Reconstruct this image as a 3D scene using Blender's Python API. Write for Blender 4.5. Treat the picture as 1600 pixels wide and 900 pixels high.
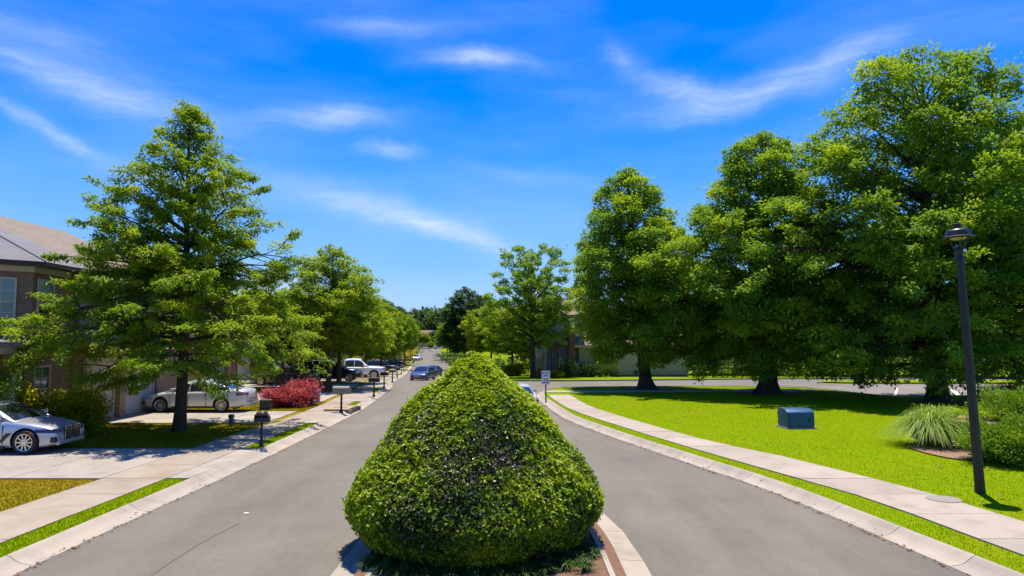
import bpy, bmesh, math, random
import numpy as np
from mathutils import Vector, Matrix, noise as mnoise
for o in list(bpy.data.objects): bpy.data.objects.remove(o)
SC = bpy.context.scene
COL = SC.collection
PI = math.pi
R = math.radians
# ------------------------------------------------------------------ camera
CAM_H = 3.2
PITCH = math.atan(78 / 1067)
cd = bpy.data.cameras.new('camera')
cd.sensor_width = 36; cd.lens = 24.0; cd.clip_start = 0.1; cd.clip_end = 5000
cam = bpy.data.objects.new('camera', cd); COL.objects.link(cam)
cam.location = (0, 0, CAM_H); cam.rotation_euler = (PI / 2 + PITCH, 0, 0)
SC.camera = cam
# ------------------------------------------------------------------ light
SUN_EL, SUN_AZ = R(77), R(10)       # early-summer noon sun, high and ahead of the viewer
sdir = Vector((math.cos(SUN_EL) * math.sin(SUN_AZ), math.cos(SUN_EL) * math.cos(SUN_AZ), math.sin(SUN_EL)))
sl = bpy.data.lights.new('sun', 'SUN'); sl.energy = 3.5; sl.angle = R(0.53); sl.color = (1.0, 0.91, 0.77)
so = bpy.data.objects.new('sun', sl); COL.objects.link(so)
so.rotation_euler = sdir.to_track_quat('Z', 'Y').to_euler()
SC.view_settings.view_transform = 'Standard'
SC.view_settings.look = 'None'; SC.view_settings.gamma = 1.0
SC.view_settings.use_curve_mapping = False
SC.view_settings.exposure = 1.18

def N(nt, typ, inputs=None, **props):
    n = nt.nodes.new(typ)
    for k, v in props.items(): setattr(n, k, v)
    for k, v in (inputs or {}).items():
        if hasattr(v, 'bl_idname') or hasattr(v, 'is_output'): nt.links.new(v, n.inputs[k])
        else: n.inputs[k].default_value = v
    return n
def M2(nt, op, a, b=0.0, c=None):
    d = {0: a, 1: b}
    if c is not None: d[2] = c
    return N(nt, 'ShaderNodeMath', d, operation=op).outputs[0]
def RAMP(nt, fac, stops):
    n = N(nt, 'ShaderNodeValToRGB', {0: fac}); e = n.color_ramp.elements
    while len(e) < len(stops): e.new(0.5)
    for i, (p, c) in enumerate(stops):
        e[i].position = p; e[i].color = (*c, 1) if len(c) == 3 else c
    return n.outputs[0]
def MIXC(nt, fac, a, b, mode='MIX'):
    n = nt.nodes.new('ShaderNodeMix'); n.data_type = 'RGBA'; n.blend_type = mode
    for k, v in ((0, fac), (6, a), (7, b)):
        if hasattr(v, 'is_output'): nt.links.new(v, n.inputs[k])
        else: n.inputs[k].default_value = v if k == 0 else ((*v, 1) if len(v) == 3 else v)
    return n.outputs[2]
# ------------------------------------------------------------------ sky
W = bpy.data.worlds.new('World'); SC.world = W; W.use_nodes = True
nt = W.node_tree; nt.nodes.clear()
sky = N(nt, 'ShaderNodeTexSky', sky_type='NISHITA', sun_disc=False, sun_elevation=SUN_EL, sun_rotation=SUN_AZ,
        altitude=300, air_density=1.0, dust_density=0.6, ozone_density=3.0)
hs = N(nt, 'ShaderNodeHueSaturation', {'Hue': 0.52, 'Saturation': 2.3, 'Value': 0.9, 'Color': sky.outputs[0]})
tc = N(nt, 'ShaderNodeTexCoord')
nv = N(nt, 'ShaderNodeVectorMath', {0: tc.outputs['Generated']}, operation='NORMALIZE').outputs[0]
sx = N(nt, 'ShaderNodeSeparateXYZ', {0: nv})
az = M2(nt, 'ARCTAN2', sx.outputs[0], sx.outputs[1])
el = M2(nt, 'ARCSINE', sx.outputs[2])
cv = N(nt, 'ShaderNodeCombineXYZ', {0: az, 1: el, 2: 0.0}).outputs[0]
wob = N(nt, 'ShaderNodeTexNoise', {'Vector': cv, 'Scale': 6.0, 'Detail': 7.0, 'Roughness': 0.6})
ws = N(nt, 'ShaderNodeSeparateColor', {0: wob.outputs['Color']})
azw = M2(nt, 'ADD', az, M2(nt, 'MULTIPLY', M2(nt, 'SUBTRACT', ws.outputs[0], 0.5), 0.14))
elw = M2(nt, 'ADD', el, M2(nt, 'MULTIPLY', M2(nt, 'SUBTRACT', ws.outputs[1], 0.5), 0.055))
def px_dir(px, py):
    x, y = (px - 800) / 1067, (450 - py) / 1067
    c, s = math.cos(PITCH), math.sin(PITCH)
    return Vector((x, c - y * s, s + y * c))
wisps = [  # direction (as photo pixel), half length, half thickness, slope in degrees, strength
    (745, 96, .060, .010, 0, .75), (525, 182, .055, .013, 4, .75), (600, 236, .035, .010, 0, .6),
    (1150, 150, .105, .017, 7, .68), (1060, 132, .05, .016, -18, .5), (100, 122, .085, .012, -10, .48), (75, 200, .085, .008, -17, .52),
    (690, 362, .11, .012, -14, .75), (560, 318, .14, .018, -10, .4), (590, 42, .07, .010, 3, .4),
    (50, 60, .09, .02, -5, .25), (1300, 100, .07, .012, 12, .45), (970, 85, .03, .012, -20, .35),
    (150, 397, .030, .007, 0, 1.3), (185, 401, .022, .006, 0, 1.2), (430, 462, .045, .016, 0, 1.0), (350, 440, .03, .012, 0, .7),
    (300, 290, .10, .012, -8, .25), (840, 275, .10, .010, -8, .2), (250, 170, .12, .02, -8, .28)]
tot = None
for px, py, a, b, rot, st in wisps:
    d = px_dir(px, py).normalized()
    a0, e0 = math.atan2(d.x, d.y), math.asin(d.z)
    da, de = M2(nt, 'SUBTRACT', azw, a0), M2(nt, 'SUBTRACT', elw, e0)
    a, b, st = a*1.15, b*1.15, st*.92; c, s = math.cos(R(rot)), math.sin(R(rot))
    u = M2(nt, 'MULTIPLY_ADD', da, c / a, M2(nt, 'MULTIPLY', de, s / a))
    v = M2(nt, 'MULTIPLY_ADD', da, -s / b, M2(nt, 'MULTIPLY', de, c / b))
    q = M2(nt, 'ADD', M2(nt, 'MULTIPLY', u, u), M2(nt, 'MULTIPLY', v, v))
    g = M2(nt, 'MULTIPLY', M2(nt, 'EXPONENT', M2(nt, 'MULTIPLY', q, -1.0)), st)
    tot = g if tot is None else M2(nt, 'ADD', tot, g)
st_map = N(nt, 'ShaderNodeMapping', {'Vector': N(nt, 'ShaderNodeCombineXYZ', {0: azw, 1: elw, 2: 0.0}).outputs[0], 'Scale': (3.0, 22.0, 1.0), 'Rotation': (0, 0, R(6))})
streak = N(nt, 'ShaderNodeTexNoise', {'Vector': st_map.outputs[0], 'Scale': 1.6, 'Detail': 10.0, 'Roughness': 0.66})
big = N(nt, 'ShaderNodeTexNoise', {'Vector': N(nt, 'ShaderNodeMapping', {'Vector': cv, 'Scale': (1.2, 4.0, 1)}).outputs[0], 'Scale': 2.1, 'Detail': 3.0})
fib = N(nt, 'ShaderNodeTexNoise', {'Vector': N(nt, 'ShaderNodeMapping', {'Vector': N(nt, 'ShaderNodeCombineXYZ', {0: azw, 1: elw, 2: 3.0}).outputs[0], 'Scale': (9.0, 60.0, 1.0), 'Rotation': (0, 0, R(-7))}).outputs[0], 'Scale': 2.0, 'Detail': 8.0, 'Roughness': 0.6})
sv = N(nt, 'ShaderNodeMapRange', {0: M2(nt, 'ADD', M2(nt, 'MULTIPLY', streak.outputs[0], .65), M2(nt, 'MULTIPLY', fib.outputs[0], .35)), 1: 0.34, 2: 0.68, 3: 0.35, 4: 1.0}).outputs[0]
base = M2(nt, 'MULTIPLY', N(nt, 'ShaderNodeMapRange', {0: big.outputs[0], 1: 0.42, 2: 0.74, 3: 0.0, 4: 0.22}).outputs[0], sv)
cl = M2(nt, 'MINIMUM', M2(nt, 'ADD', M2(nt, 'MULTIPLY', tot, sv), base), 0.92)
low = N(nt, 'ShaderNodeMapRange', {0: el, 1: 0.0, 2: 0.36, 3: 1.0, 4: 0.0}, interpolation_type='SMOOTHSTEP').outputs[0]   # pale air near the horizon
skc = MIXC(nt, M2(nt, 'MULTIPLY', low, 0.9), hs.outputs[0], (1.35, 2.2, 3.9))
fin = MIXC(nt, cl, skc, (3.0, 3.5, 4.3))
bg = N(nt, 'ShaderNodeBackground', {'Color': fin, 'Strength': 0.112})
nt.links.new(bg.outputs[0], N(nt, 'ShaderNodeOutputWorld').inputs[0])
W.cycles.sampling_method = 'MANUAL'; W.cycles.sample_map_resolution = 512
SC.cycles.max_bounces = 10; SC.cycles.diffuse_bounces = 6; SC.cycles.glossy_bounces = 3; SC.cycles.transmission_bounces = 8; SC.cycles.transparent_max_bounces = 6
SC.cycles.use_denoising = True

# ------------------------------------------------------------------ terrain and projection helpers
TY = np.array([-60, 0, 30, 40, 50, 60, 68, 90, 130, 180, 237, 300, 400, 700, 3000.])
TZ = np.array([0, 0, 0, -.05, -.2, -.5, -.85, -1.6, -2.3, -2.0, -.7, .5, 2.0, 4.0, 4.0])
_ty = np.linspace(-60, 3000, 3061); _tz = np.interp(_ty, TY, TZ)
_k = np.ones(13) / 13; _tz = np.convolve(np.pad(_tz, 6, 'edge'), _k, 'valid')
def h(y): return np.interp(y, _ty, _tz)
def hf(y): return float(np.interp(y, _ty, _tz))
def at(px, py, Y):            # point on the viewing ray at depth Y
    d = px_dir(px, py); t = Y / d.y
    return Vector((d.x * t, Y, CAM_H + d.z * t))
def gp(px, py, dz=0.0):       # where the ray meets the terrain raised by dz
    d = px_dir(px, py); lo, hi = 1.0, 900.0
    for _ in range(60):
        m = (lo + hi) / 2
        if CAM_H + d.z / d.y * m > hf(m) + dz: lo = m
        else: hi = m
    return Vector((d.x / d.y * lo, lo, hf(lo) + dz))

# ------------------------------------------------------------------ object helpers
def tag(o, label=None, cat=None, group=None, kind=None):
    if label: o['label'] = label
    if cat: o['category'] = cat
    if group: o['group'] = group
    if kind: o['kind'] = kind
    return o
def empty(name, loc, rz=0.0, label=None, cat=None, group=None):
    o = bpy.data.objects.new(name, None); COL.objects.link(o); o.empty_display_size = 0.2
    o.location = loc; o.rotation_euler = (0, 0, rz)
    return tag(o, label, cat, group)
def link(name, me, mat=None, parent=None, loc=None):
    o = bpy.data.objects.new(name, me); COL.objects.link(o)
    if mat and not me.materials:
        for m in (mat if isinstance(mat, (list, tuple)) else [mat]): me.materials.append(m)
    if parent: o.parent = parent
    if loc is not None: o.location = loc
    return o
def copy_tree(o, parent=None):
    c = o.copy(); COL.objects.link(c)
    if parent: c.parent = parent
    for ch in list(o.children): copy_tree(ch, c)
    return c
def np_mesh(name, V, F, tone=None, smooth=False):
    """V (n,3), F (m,k) same-size faces; tone = value per face"""
    me = bpy.data.meshes.new(name); V = np.asarray(V, np.float32); F = np.asarray(F, np.int32)
    m, k = F.shape
    me.vertices.add(len(V)); me.vertices.foreach_set('co', V.ravel())
    me.loops.add(m * k); me.loops.foreach_set('vertex_index', F.ravel())
    me.polygons.add(m); me.polygons.foreach_set('loop_start', np.arange(0, m * k, k, dtype=np.int32))
    if smooth: me.polygons.foreach_set('use_smooth', np.ones(m, bool))
    me.update(calc_edges=True)
    if tone is not None:
        a = me.attributes.new('tone', 'FLOAT', 'FACE'); a.data.foreach_set('value', np.asarray(tone, np.float32))
    return me
class MB:
    """collects simple solids into one mesh"""
    def __init__(s): s.v = []; s.f = []; s.mi = []
    def add(s, vs, fs, mi=0):
        b = len(s.v); s.v += [tuple(v) for v in vs]; s.f += [tuple(i + b for i in f) for f in fs]; s.mi += [mi] * len(fs); return s
    def box(s, x0, x1, y0, y1, z0, z1, mi=0, M=None):
        vs = [Vector(p) for p in ((x0,y0,z0),(x1,y0,z0),(x1,y1,z0),(x0,y1,z0),(x0,y0,z1),(x1,y0,z1),(x1,y1,z1),(x0,y1,z1))]
        if M: vs = [M @ v for v in vs]
        return s.add(vs, [(0,3,2,1),(4,5,6,7),(0,1,5,4),(1,2,6,5),(2,3,7,6),(3,0,4,7)], mi)
    def cbox(s, c, size, mi=0, M=None):
        return s.box(c[0]-size[0]/2, c[0]+size[0]/2, c[1]-size[1]/2, c[1]+size[1]/2, c[2]-size[2]/2, c[2]+size[2]/2, mi, M)
    def prism(s, pts, z0, z1, mi=0):      # plan outline extruded up; z may be callables
        n = len(pts); f0 = z0 if callable(z0) else (lambda x, y: z0); f1 = z1 if callable(z1) else (lambda x, y: z1)
        a = sum(pts[i][0]*pts[(i+1)%n][1]-pts[(i+1)%n][0]*pts[i][1] for i in range(n))
        if a < 0: pts = pts[::-1]
        vs = [(p[0], p[1], f0(*p[:2])) for p in pts] + [(p[0], p[1], f1(*p[:2])) for p in pts]
        fs = [tuple(range(n))[::-1], tuple(range(n, 2*n))] + [(i, (i+1)%n, n+(i+1)%n, n+i) for i in range(n)]
        return s.add(vs, fs, mi)
    def poly(s, pts, thick, mi=0):        # a planar polygon given thickness along -normal
        pts = [Vector(p) for p in pts]; n = len(pts)
        nr = Vector((0,0,0))
        for i in range(n): nr += pts[i].cross(pts[(i+1)%n])
        nr.normalize(); lo = [p - nr*thick for p in pts]
        return s.add(pts + lo, [tuple(range(n)), tuple(range(2*n-1, n-1, -1))] + [(i, n+i, n+(i+1)%n, (i+1)%n) for i in range(n)], mi)
    def tube(s, pts, rad, n=8, mi=0, cap=True):
        pts = [Vector(p) for p in pts]; rad = rad if hasattr(rad, '__len__') else [rad]*len(pts)
        vs = []; up = None
        for i, p in enumerate(pts):
            t = (pts[min(i+1, len(pts)-1)] - pts[max(i-1, 0)]).normalized()
            u = t.orthogonal().normalized() if up is None else (up - t*up.dot(t)).normalized()
            up = u; w = t.cross(u)
            vs += [p + (u*math.cos(2*PI*k/n) + w*math.sin(2*PI*k/n))*rad[i] for k in range(n)]
        fs = [(i*n+k, i*n+(k+1)%n, (i+1)*n+(k+1)%n, (i+1)*n+k) for i in range(len(pts)-1) for k in range(n)]
        if cap: fs += [tuple(range(n))[::-1], tuple(range((len(pts)-1)*n, len(pts)*n))]
        return s.add(vs, fs, mi)
    def lathe(s, prof, n=16, mi=0, M=None, ph=0.0):   # prof of (r, z), closed top and bottom by caps
        vs = [Vector((r*math.cos(2*PI*k/n+ph), r*math.sin(2*PI*k/n+ph), z)) for r, z in prof for k in range(n)]
        if M: vs = [M @ v for v in vs]
        m = len(prof)
        fs = [(i*n+k, i*n+(k+1)%n, (i+1)*n+(k+1)%n, (i+1)*n+k) for i in range(m-1) for k in range(n)]
        fs += [tuple(range(n))[::-1], tuple(range((m-1)*n, m*n))]
        return s.add(vs, fs, mi)
    def ring(s, prof, n=24, mi=0, M=None):            # closed profile loop swept round z
        m = len(prof)
        vs = [Vector((r*math.cos(2*PI*k/n), r*math.sin(2*PI*k/n), z)) for k in range(n) for r, z in prof]
        if M: vs = [M @ v for v in vs]
        fs = [(k*m+i, ((k+1)%n)*m+i, ((k+1)%n)*m+(i+1)%m, k*m+(i+1)%m) for k in range(n) for i in range(m)]
        return s.add(vs, fs, mi)
    def mesh(s, name, sharp=None, bevel=0.0, weld=False):
        me = bpy.data.meshes.new(name); me.from_pydata([tuple(v) for v in s.v], [], s.f)
        me.polygons.foreach_set('material_index', s.mi)
        bm = bmesh.new(); bm.from_mesh(me)
        if weld: bmesh.ops.remove_doubles(bm, verts=bm.verts, dist=1e-4)
        bmesh.ops.recalc_face_normals(bm, faces=bm.faces)
        if bevel: bmesh.ops.bevel(bm, geom=[e for e in bm.edges if len(e.link_faces) == 2 and e.calc_face_angle(0) > 0.5], offset=bevel, segments=2, affect='EDGES', profile=0.7, clamp_overlap=True)
        bm.to_mesh(me); bm.free()
        if sharp is not None:
            me.polygons.foreach_set('use_smooth', [True]*len(me.polygons)); me.set_sharp_from_angle(angle=R(sharp))
        me.update(); return me
    def build(s, name, mat, parent=None, loc=None, sharp=None, bevel=0.0, weld=False):
        return link(name, s.mesh(name, sharp, bevel, weld), mat, parent, loc)
def smooth_poly(pts, n=8):            # Catmull-Rom through plan points
    P = [Vector((p[0], p[1])) for p in pts]; P = [P[0]*2-P[1]] + P + [P[-1]*2-P[-2]]
    out = []
    for i in range(1, len(P)-2):
        for k in range(n):
            t = k/n; a, b, c, d = P[i-1:i+3]
            out.append(0.5*((2*b)+(-a+c)*t+(2*a-5*b+4*c-d)*t*t+(-a+3*b-3*c+d)*t**3))
    return out + [P[-2]]
def arc_resample(pts, step):
    P = np.array([(p[0], p[1]) for p in pts]); s = np.r_[0, np.cumsum(np.linalg.norm(np.diff(P, axis=0), axis=1))]
    n = max(2, int(round(s[-1]/step))+1); q = np.linspace(0, s[-1], n)
    return np.c_[np.interp(q, s, P[:, 0]), np.interp(q, s, P[:, 1])]
def offset_line(line, d):            # plan polyline moved to its left by d
    P = [Vector((p[0], p[1])) for p in line]; out = []
    for i, p in enumerate(P):
        t = (P[min(i+1, len(P)-1)]-P[max(i-1, 0)]).normalized(); out.append(p+Vector((-t.y, t.x))*d)
    return out
def sheet(name, outline, dz, mat, ystep=3.0):     # flat ground polygon draped on the terrain
    bm = bmesh.new(); vs = [bm.verts.new((p[0], p[1], 0)) for p in outline]
    f = bm.faces.new(vs); bmesh.ops.triangulate(bm, faces=[f])
    ys = [p[1] for p in outline]; y = math.floor(min(ys))
    while y < max(ys):
        if y > min(ys): bmesh.ops.bisect_plane(bm, geom=bm.verts[:]+bm.edges[:]+bm.faces[:], plane_co=(0, y, 0), plane_no=(0, 1, 0))
        y += ystep if y < 80 else (12 if y < 300 else 60)
    for v in bm.verts: v.co.z = hf(v.co.y) + dz
    for fc in bm.faces:
        if fc.normal.z < 0: fc.normal_flip()
    bmesh.ops.recalc_face_normals(bm, faces=bm.faces)
    if sum(fc.normal.z for fc in bm.faces) < 0: bmesh.ops.reverse_faces(bm, faces=bm.faces)
    me = bpy.data.meshes.new(name); bm.to_mesh(me); bm.free()
    return tag(link(name, me, mat), kind='structure')

# ------------------------------------------------------------------ materials
MATS = {}
def new_mat(name):
    m = bpy.data.materials.new(name); m.use_nodes = True; t = m.node_tree
    b = t.nodes['Principled BSDF']; MATS[name] = m
    return m, t, b
def setc(t, b, k, v):
    if hasattr(v, 'is_output'): t.links.new(v, b.inputs[k])
    else: b.inputs[k].default_value = (*v, 1) if hasattr(v, '__len__') and len(v) == 3 and k != 'Normal' else v
def pos(t, scale=(1, 1, 1)):
    return N(t, 'ShaderNodeMapping', {'Vector': N(t, 'ShaderNodeNewGeometry').outputs['Position'], 'Scale': scale}).outputs[0]
def noise(t, vec, scale, detail=4.0, rough=0.55, out=0):
    return N(t, 'ShaderNodeTexNoise', {'Vector': vec, 'Scale': scale, 'Detail': detail, 'Roughness': rough}).outputs[out]
def bump(t, b, hgt, strength, dist=0.02):
    t.links.new(N(t, 'ShaderNodeBump', {'Height': hgt, 'Strength': strength, 'Distance': dist}).outputs[0], b.inputs['Normal'])
def plain(name, col, rough=0.6, metal=0.0, var=0.12, scale=6.0, spec=0.5, coat=0.0, bmp=0.0):
    m, t, b = new_mat(name)
    tcn = N(t, 'ShaderNodeTexCoord').outputs['Object']
    n = noise(t, tcn, scale, 5.0)
    c = MIXC(t, n, tuple(x*(1-var) for x in col), tuple(min(1, x*(1+var)) for x in col))
    setc(t, b, 'Base Color', c)
    setc(t, b, 'Roughness', N(t, 'ShaderNodeMapRange', {0: noise(t, tcn, scale*2.3), 3: max(0.02, rough*0.85), 4: min(1, rough*1.15)}).outputs[0])
    b.inputs['Metallic'].default_value = metal; b.inputs['Specular IOR Level'].default_value = spec
    if coat: b.inputs['Coat Weight'].default_value = coat; b.inputs['Coat Roughness'].default_value = 0.04
    if bmp: bump(t, b, noise(t, tcn, scale*6), bmp)
    return m
def asphalt(name, base):
    m, t, b = new_mat(name); p = pos(t)
    grain = noise(t, p, 140, 3, .7); mid = noise(t, p, 9, 5, .6); lg = noise(t, pos(t, (1, .16, 1)), .8, 6, .65)
    f = M2(t, 'ADD', M2(t, 'MULTIPLY', grain, .50), M2(t, 'ADD', M2(t, 'MULTIPLY', mid, .25), M2(t, 'MULTIPLY', lg, .5)))
    c = RAMP(t, f, [(0.30, tuple(x*.62 for x in base)), (0.58, base), (0.85, tuple(x*1.45 for x in base))])
    c = MIXC(t, 1.0, c, RAMP(t, noise(t, p, .35, 6, .7), [(.3, (.84, .84, .85)), (.7, (1.12, 1.11, 1.10))]), 'MULTIPLY')
    c = MIXC(t, N(t, 'ShaderNodeMapRange', {0: noise(t, p, 48, 2, .5), 1: .62, 2: .75, 3: 0, 4: .5}).outputs[0], c, tuple(x*2.0 for x in base))
    setc(t, b, 'Base Color', c); b.inputs['Roughness'].default_value = .86; b.inputs['Specular IOR Level'].default_value = .3
    bump(t, b, grain, .5, .012); return m
def concrete(name, base, stain=0.35):
    m, t, b = new_mat(name); p = pos(t)
    rnd = N(t, 'ShaderNodeObjectInfo').outputs['Random']
    n1 = noise(t, p, 1.6, 7, .68); n2 = noise(t, p, 60, 4, .7); n3 = noise(t, pos(t, (.6, .6, 1)), .9, 5, .6)
    c = RAMP(t, n1, [(.28, tuple(x*.72 for x in base)), (.5, base), (.8, tuple(min(1, x*1.12) for x in base))])
    st = N(t, 'ShaderNodeMapRange', {0: n3, 1: .5, 2: .75, 3: 0.0, 4: stain}).outputs[0]
    c = MIXC(t, st, c, (base[0]*.62, base[1]*.52, base[2]*.40))
    c = MIXC(t, 1.0, c, RAMP(t, rnd, [(0, (.86, .86, .87)), (1, (1.06, 1.04, 1.0))]), 'MULTIPLY')
    c = MIXC(t, M2(t, 'MULTIPLY', n2, .35), c, tuple(x*.7 for x in base))
    setc(t, b, 'Base Color', c); b.inputs['Roughness'].default_value = .85; b.inputs['Specular IOR Level'].default_value = .25
    bump(t, b, n2, .3, .006); return m
def lawn_mat(name, green, dry, dryness):
    m, t, b = new_mat(name); p = pos(t)
    n1 = noise(t, p, .45, 6, .65); n2 = noise(t, p, 5.0, 5, .7); n3 = noise(t, pos(t, (1, 1, .2)), 70, 3, .7)
    f = M2(t, 'ADD', M2(t, 'MULTIPLY', n1, .65), M2(t, 'MULTIPLY', n2, .35))
    c = MIXC(t, N(t, 'ShaderNodeMapRange', {0: f, 1: .62-dryness*.3, 2: .78-dryness*.3}).outputs[0], green, dry)
    c = MIXC(t, N(t, 'ShaderNodeMapRange', {0: n2, 1: .35, 2: .7, 3: 0, 4: .5}).outputs[0], c, tuple(x*.55 for x in green))
    c = MIXC(t, M2(t, 'MULTIPLY', n3, .45), c, tuple(x*.6 for x in green))
    setc(t, b, 'Base Color', c); b.inputs['Roughness'].default_value = .95; b.inputs['Specular IOR Level'].default_value = .02
    bump(t, b, n3, .35, .02); return m
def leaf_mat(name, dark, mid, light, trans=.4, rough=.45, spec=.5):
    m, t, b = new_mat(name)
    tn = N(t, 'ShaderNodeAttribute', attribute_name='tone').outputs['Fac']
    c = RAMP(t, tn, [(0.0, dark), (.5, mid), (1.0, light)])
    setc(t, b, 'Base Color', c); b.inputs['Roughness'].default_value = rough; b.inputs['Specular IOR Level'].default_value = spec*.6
    tl = N(t, 'ShaderNodeBsdfTranslucent', {'Color': MIXC(t, 1.0, c, (1.5, 1.35, .5), 'MULTIPLY')})
    mx = N(t, 'ShaderNodeMixShader', {0: trans, 1: b.outputs[0], 2: tl.outputs[0]})
    t.links.new(mx.outputs[0], t.nodes['Material Output'].inputs[0]); return m
def bark(name, col):
    m, t, b = new_mat(name); p = pos(t, (1, 1, .16))
    n = noise(t, p, 22, 6, .7); n2 = noise(t, pos(t), 3, 4)
    c = RAMP(t, n, [(.3, tuple(x*.4 for x in col)), (.55, col), (.8, tuple(x*1.5 for x in col))])
    c = MIXC(t, M2(t, 'MULTIPLY', n2, .3), c, (.10, .11, .07))
    setc(t, b, 'Base Color', c); b.inputs['Roughness'].default_value = .95; b.inputs['Specular IOR Level'].default_value = .1
    bump(t, b, n, 1.0, .05); return m
def brick_mat(name, c1, c2, mortar, bw=.2, bh=.065, scale_axis='auto'):
    m, t, b = new_mat(name); tcn = N(t, 'ShaderNodeTexCoord').outputs['Object']
    s = N(t, 'ShaderNodeSeparateXYZ', {0: tcn}); u = M2(t, 'ADD', s.outputs[0], s.outputs[1])
    v = N(t, 'ShaderNodeCombineXYZ', {0: u, 1: s.outputs[2], 2: 0.0}).outputs[0]
    bt = N(t, 'ShaderNodeTexBrick', {'Vector': v, 'Color1': (*c1, 1), 'Color2': (*c2, 1), 'Mortar': (*mortar, 1), 'Scale': 1.0, 'Mortar Size': .008, 'Brick Width': bw, 'Row Height': bh, 'Bias': 0.1})
    c = MIXC(t, noise(t, tcn, 2.2, 5), bt.outputs[0], tuple(x*.55 for x in c1), 'MIX')
    c = MIXC(t, .55, bt.outputs[0], c)
    setc(t, b, 'Base Color', c); b.inputs['Roughness'].default_value = .9
    bump(t, b, bt.outputs['Fac'], -.6, .008); return m
def siding_mat(name, col, row=.12):
    m, t, b = new_mat(name); tcn = N(t, 'ShaderNodeTexCoord').outputs['Object']
    s = N(t, 'ShaderNodeSeparateXYZ', {0: tcn}); saw = M2(t, 'FRACT', M2(t, 'DIVIDE', s.outputs[2], row))
    c = MIXC(t, noise(t, tcn, 1.3, 5), tuple(x*.85 for x in col), tuple(min(1, x*1.1) for x in col))
    setc(t, b, 'Base Color', c); b.inputs['Roughness'].default_value = .7
    bump(t, b, saw, -1.0, .03); return m
def shingle_mat(name, col, u_axis=0):
    m, t, b = new_mat(name); tcn = N(t, 'ShaderNodeTexCoord').outputs['Object']
    s = N(t, 'ShaderNodeSeparateXYZ', {0: tcn}); o = s.outputs
    v = N(t, 'ShaderNodeCombineXYZ', {0: o[u_axis], 1: M2(t, 'MULTIPLY', o[2], 2.3), 2: 0.0}).outputs[0]
    bt = N(t, 'ShaderNodeTexBrick', {'Vector': v, 'Color1': (*[x*.72 for x in col], 1), 'Color2': (*[x*1.22 for x in col], 1), 'Mortar': (*[x*.5 for x in col], 1), 'Scale': 1.0, 'Mortar Size': .012, 'Brick Width': .32, 'Row Height': .15})
    c = MIXC(t, noise(t, tcn, 25, 4, .7), bt.outputs[0], tuple(x*.8 for x in col))
    c = MIXC(t, M2(t, 'MULTIPLY', noise(t, tcn, .7, 4), .35), c, tuple(x*.6 for x in col))
    setc(t, b, 'Base Color', c); b.inputs['Roughness'].default_value = .92
    bump(t, b, bt.outputs['Fac'], -.6, .012); return m
def glass_pane(name, tint, rough=.04):       # window glass over a dim room
    m, t, b = new_mat(name); tcn = N(t, 'ShaderNodeTexCoord').outputs['Object']
    c = MIXC(t, noise(t, tcn, 2.0, 3), tuple(x*.6 for x in tint), tint)
    setc(t, b, 'Base Color', c); b.inputs['Roughness'].default_value = rough; b.inputs['Specular IOR Level'].default_value = .9
    b.inputs['Coat Weight'].default_value = .6; b.inputs['Coat Roughness'].default_value = .02
    return m
def car_paint(name, col, metal=.5, rough=.28):
    m, t, b = new_mat(name); tcn = N(t, 'ShaderNodeTexCoord').outputs['Object']
    fl = noise(t, tcn, 900, 2)
    s = N(t, 'ShaderNodeSeparateXYZ', {0: tcn})
    dust = N(t, 'ShaderNodeMapRange', {0: M2(t, 'ADD', s.outputs[2], M2(t, 'MULTIPLY', noise(t, tcn, 6, 4), .3)), 1: .25, 2: .75, 3: .35, 4: 0.0}).outputs[0]
    c = MIXC(t, M2(t, 'MULTIPLY', fl, .3), col, tuple(min(1, x*1.3) for x in col))
    c = MIXC(t, dust, c, (.22, .19, .15))
    setc(t, b, 'Base Color', c); b.inputs['Metallic'].default_value = metal
    setc(t, b, 'Roughness', N(t, 'ShaderNodeMapRange', {0: noise(t, tcn, 5, 4), 3: rough*.8, 4: rough*1.3}).outputs[0])
    b.inputs['Coat Weight'].default_value = .55; b.inputs['Coat Roughness'].default_value = .06
    return m
M_ROAD = asphalt('asphalt', (.140, .127, .098))
M_ROAD2 = asphalt('asphalt_old', (.17, .155, .135))
M_KERB = concrete('kerb_concrete', (.37, .325, .26), .3)
M_WALK = concrete('walk_concrete', (.33, .28, .215), .6)
M_WALKR = concrete('walk_concrete_clean', (.37, .32, .255), .35)
M_DRIVE = concrete('drive_concrete', (.35, .315, .26), .35)
M_LAWN_R = lawn_mat('lawn_green', (.175, .265, .002), (.29, .265, .008), .35)
M_LAWN_L = lawn_mat('lawn_dry', (.19, .19, .004), (.29, .17, .02), .75)
M_SOIL = plain('soil', (.16, .085, .045), .95, var=.5, scale=9, bmp=.8)
M_MULCH = plain('pine_straw_mulch', (.26, .15, .085), .95, var=.55, scale=14, bmp=.9)
M_GROUND = lawn_mat('ground_green', (.07, .11, .012), (.16, .12, .04), .3)
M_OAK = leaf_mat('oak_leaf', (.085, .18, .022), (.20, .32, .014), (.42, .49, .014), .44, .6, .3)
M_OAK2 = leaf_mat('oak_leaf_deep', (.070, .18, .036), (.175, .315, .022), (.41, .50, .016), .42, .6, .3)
M_LIGHTLEAF = leaf_mat('light_leaf', (.10, .18, .012), (.21, .32, .014), (.40, .47, .016), .46, .6, .3)
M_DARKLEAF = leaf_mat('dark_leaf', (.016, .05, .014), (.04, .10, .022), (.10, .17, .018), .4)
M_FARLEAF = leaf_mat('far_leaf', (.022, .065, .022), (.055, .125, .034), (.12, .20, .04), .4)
M_SHRUB = leaf_mat('privet_leaf', (.025, .065, .014), (.19, .31, .007), (.37, .46, .010), .42, .38, .4)
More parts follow.
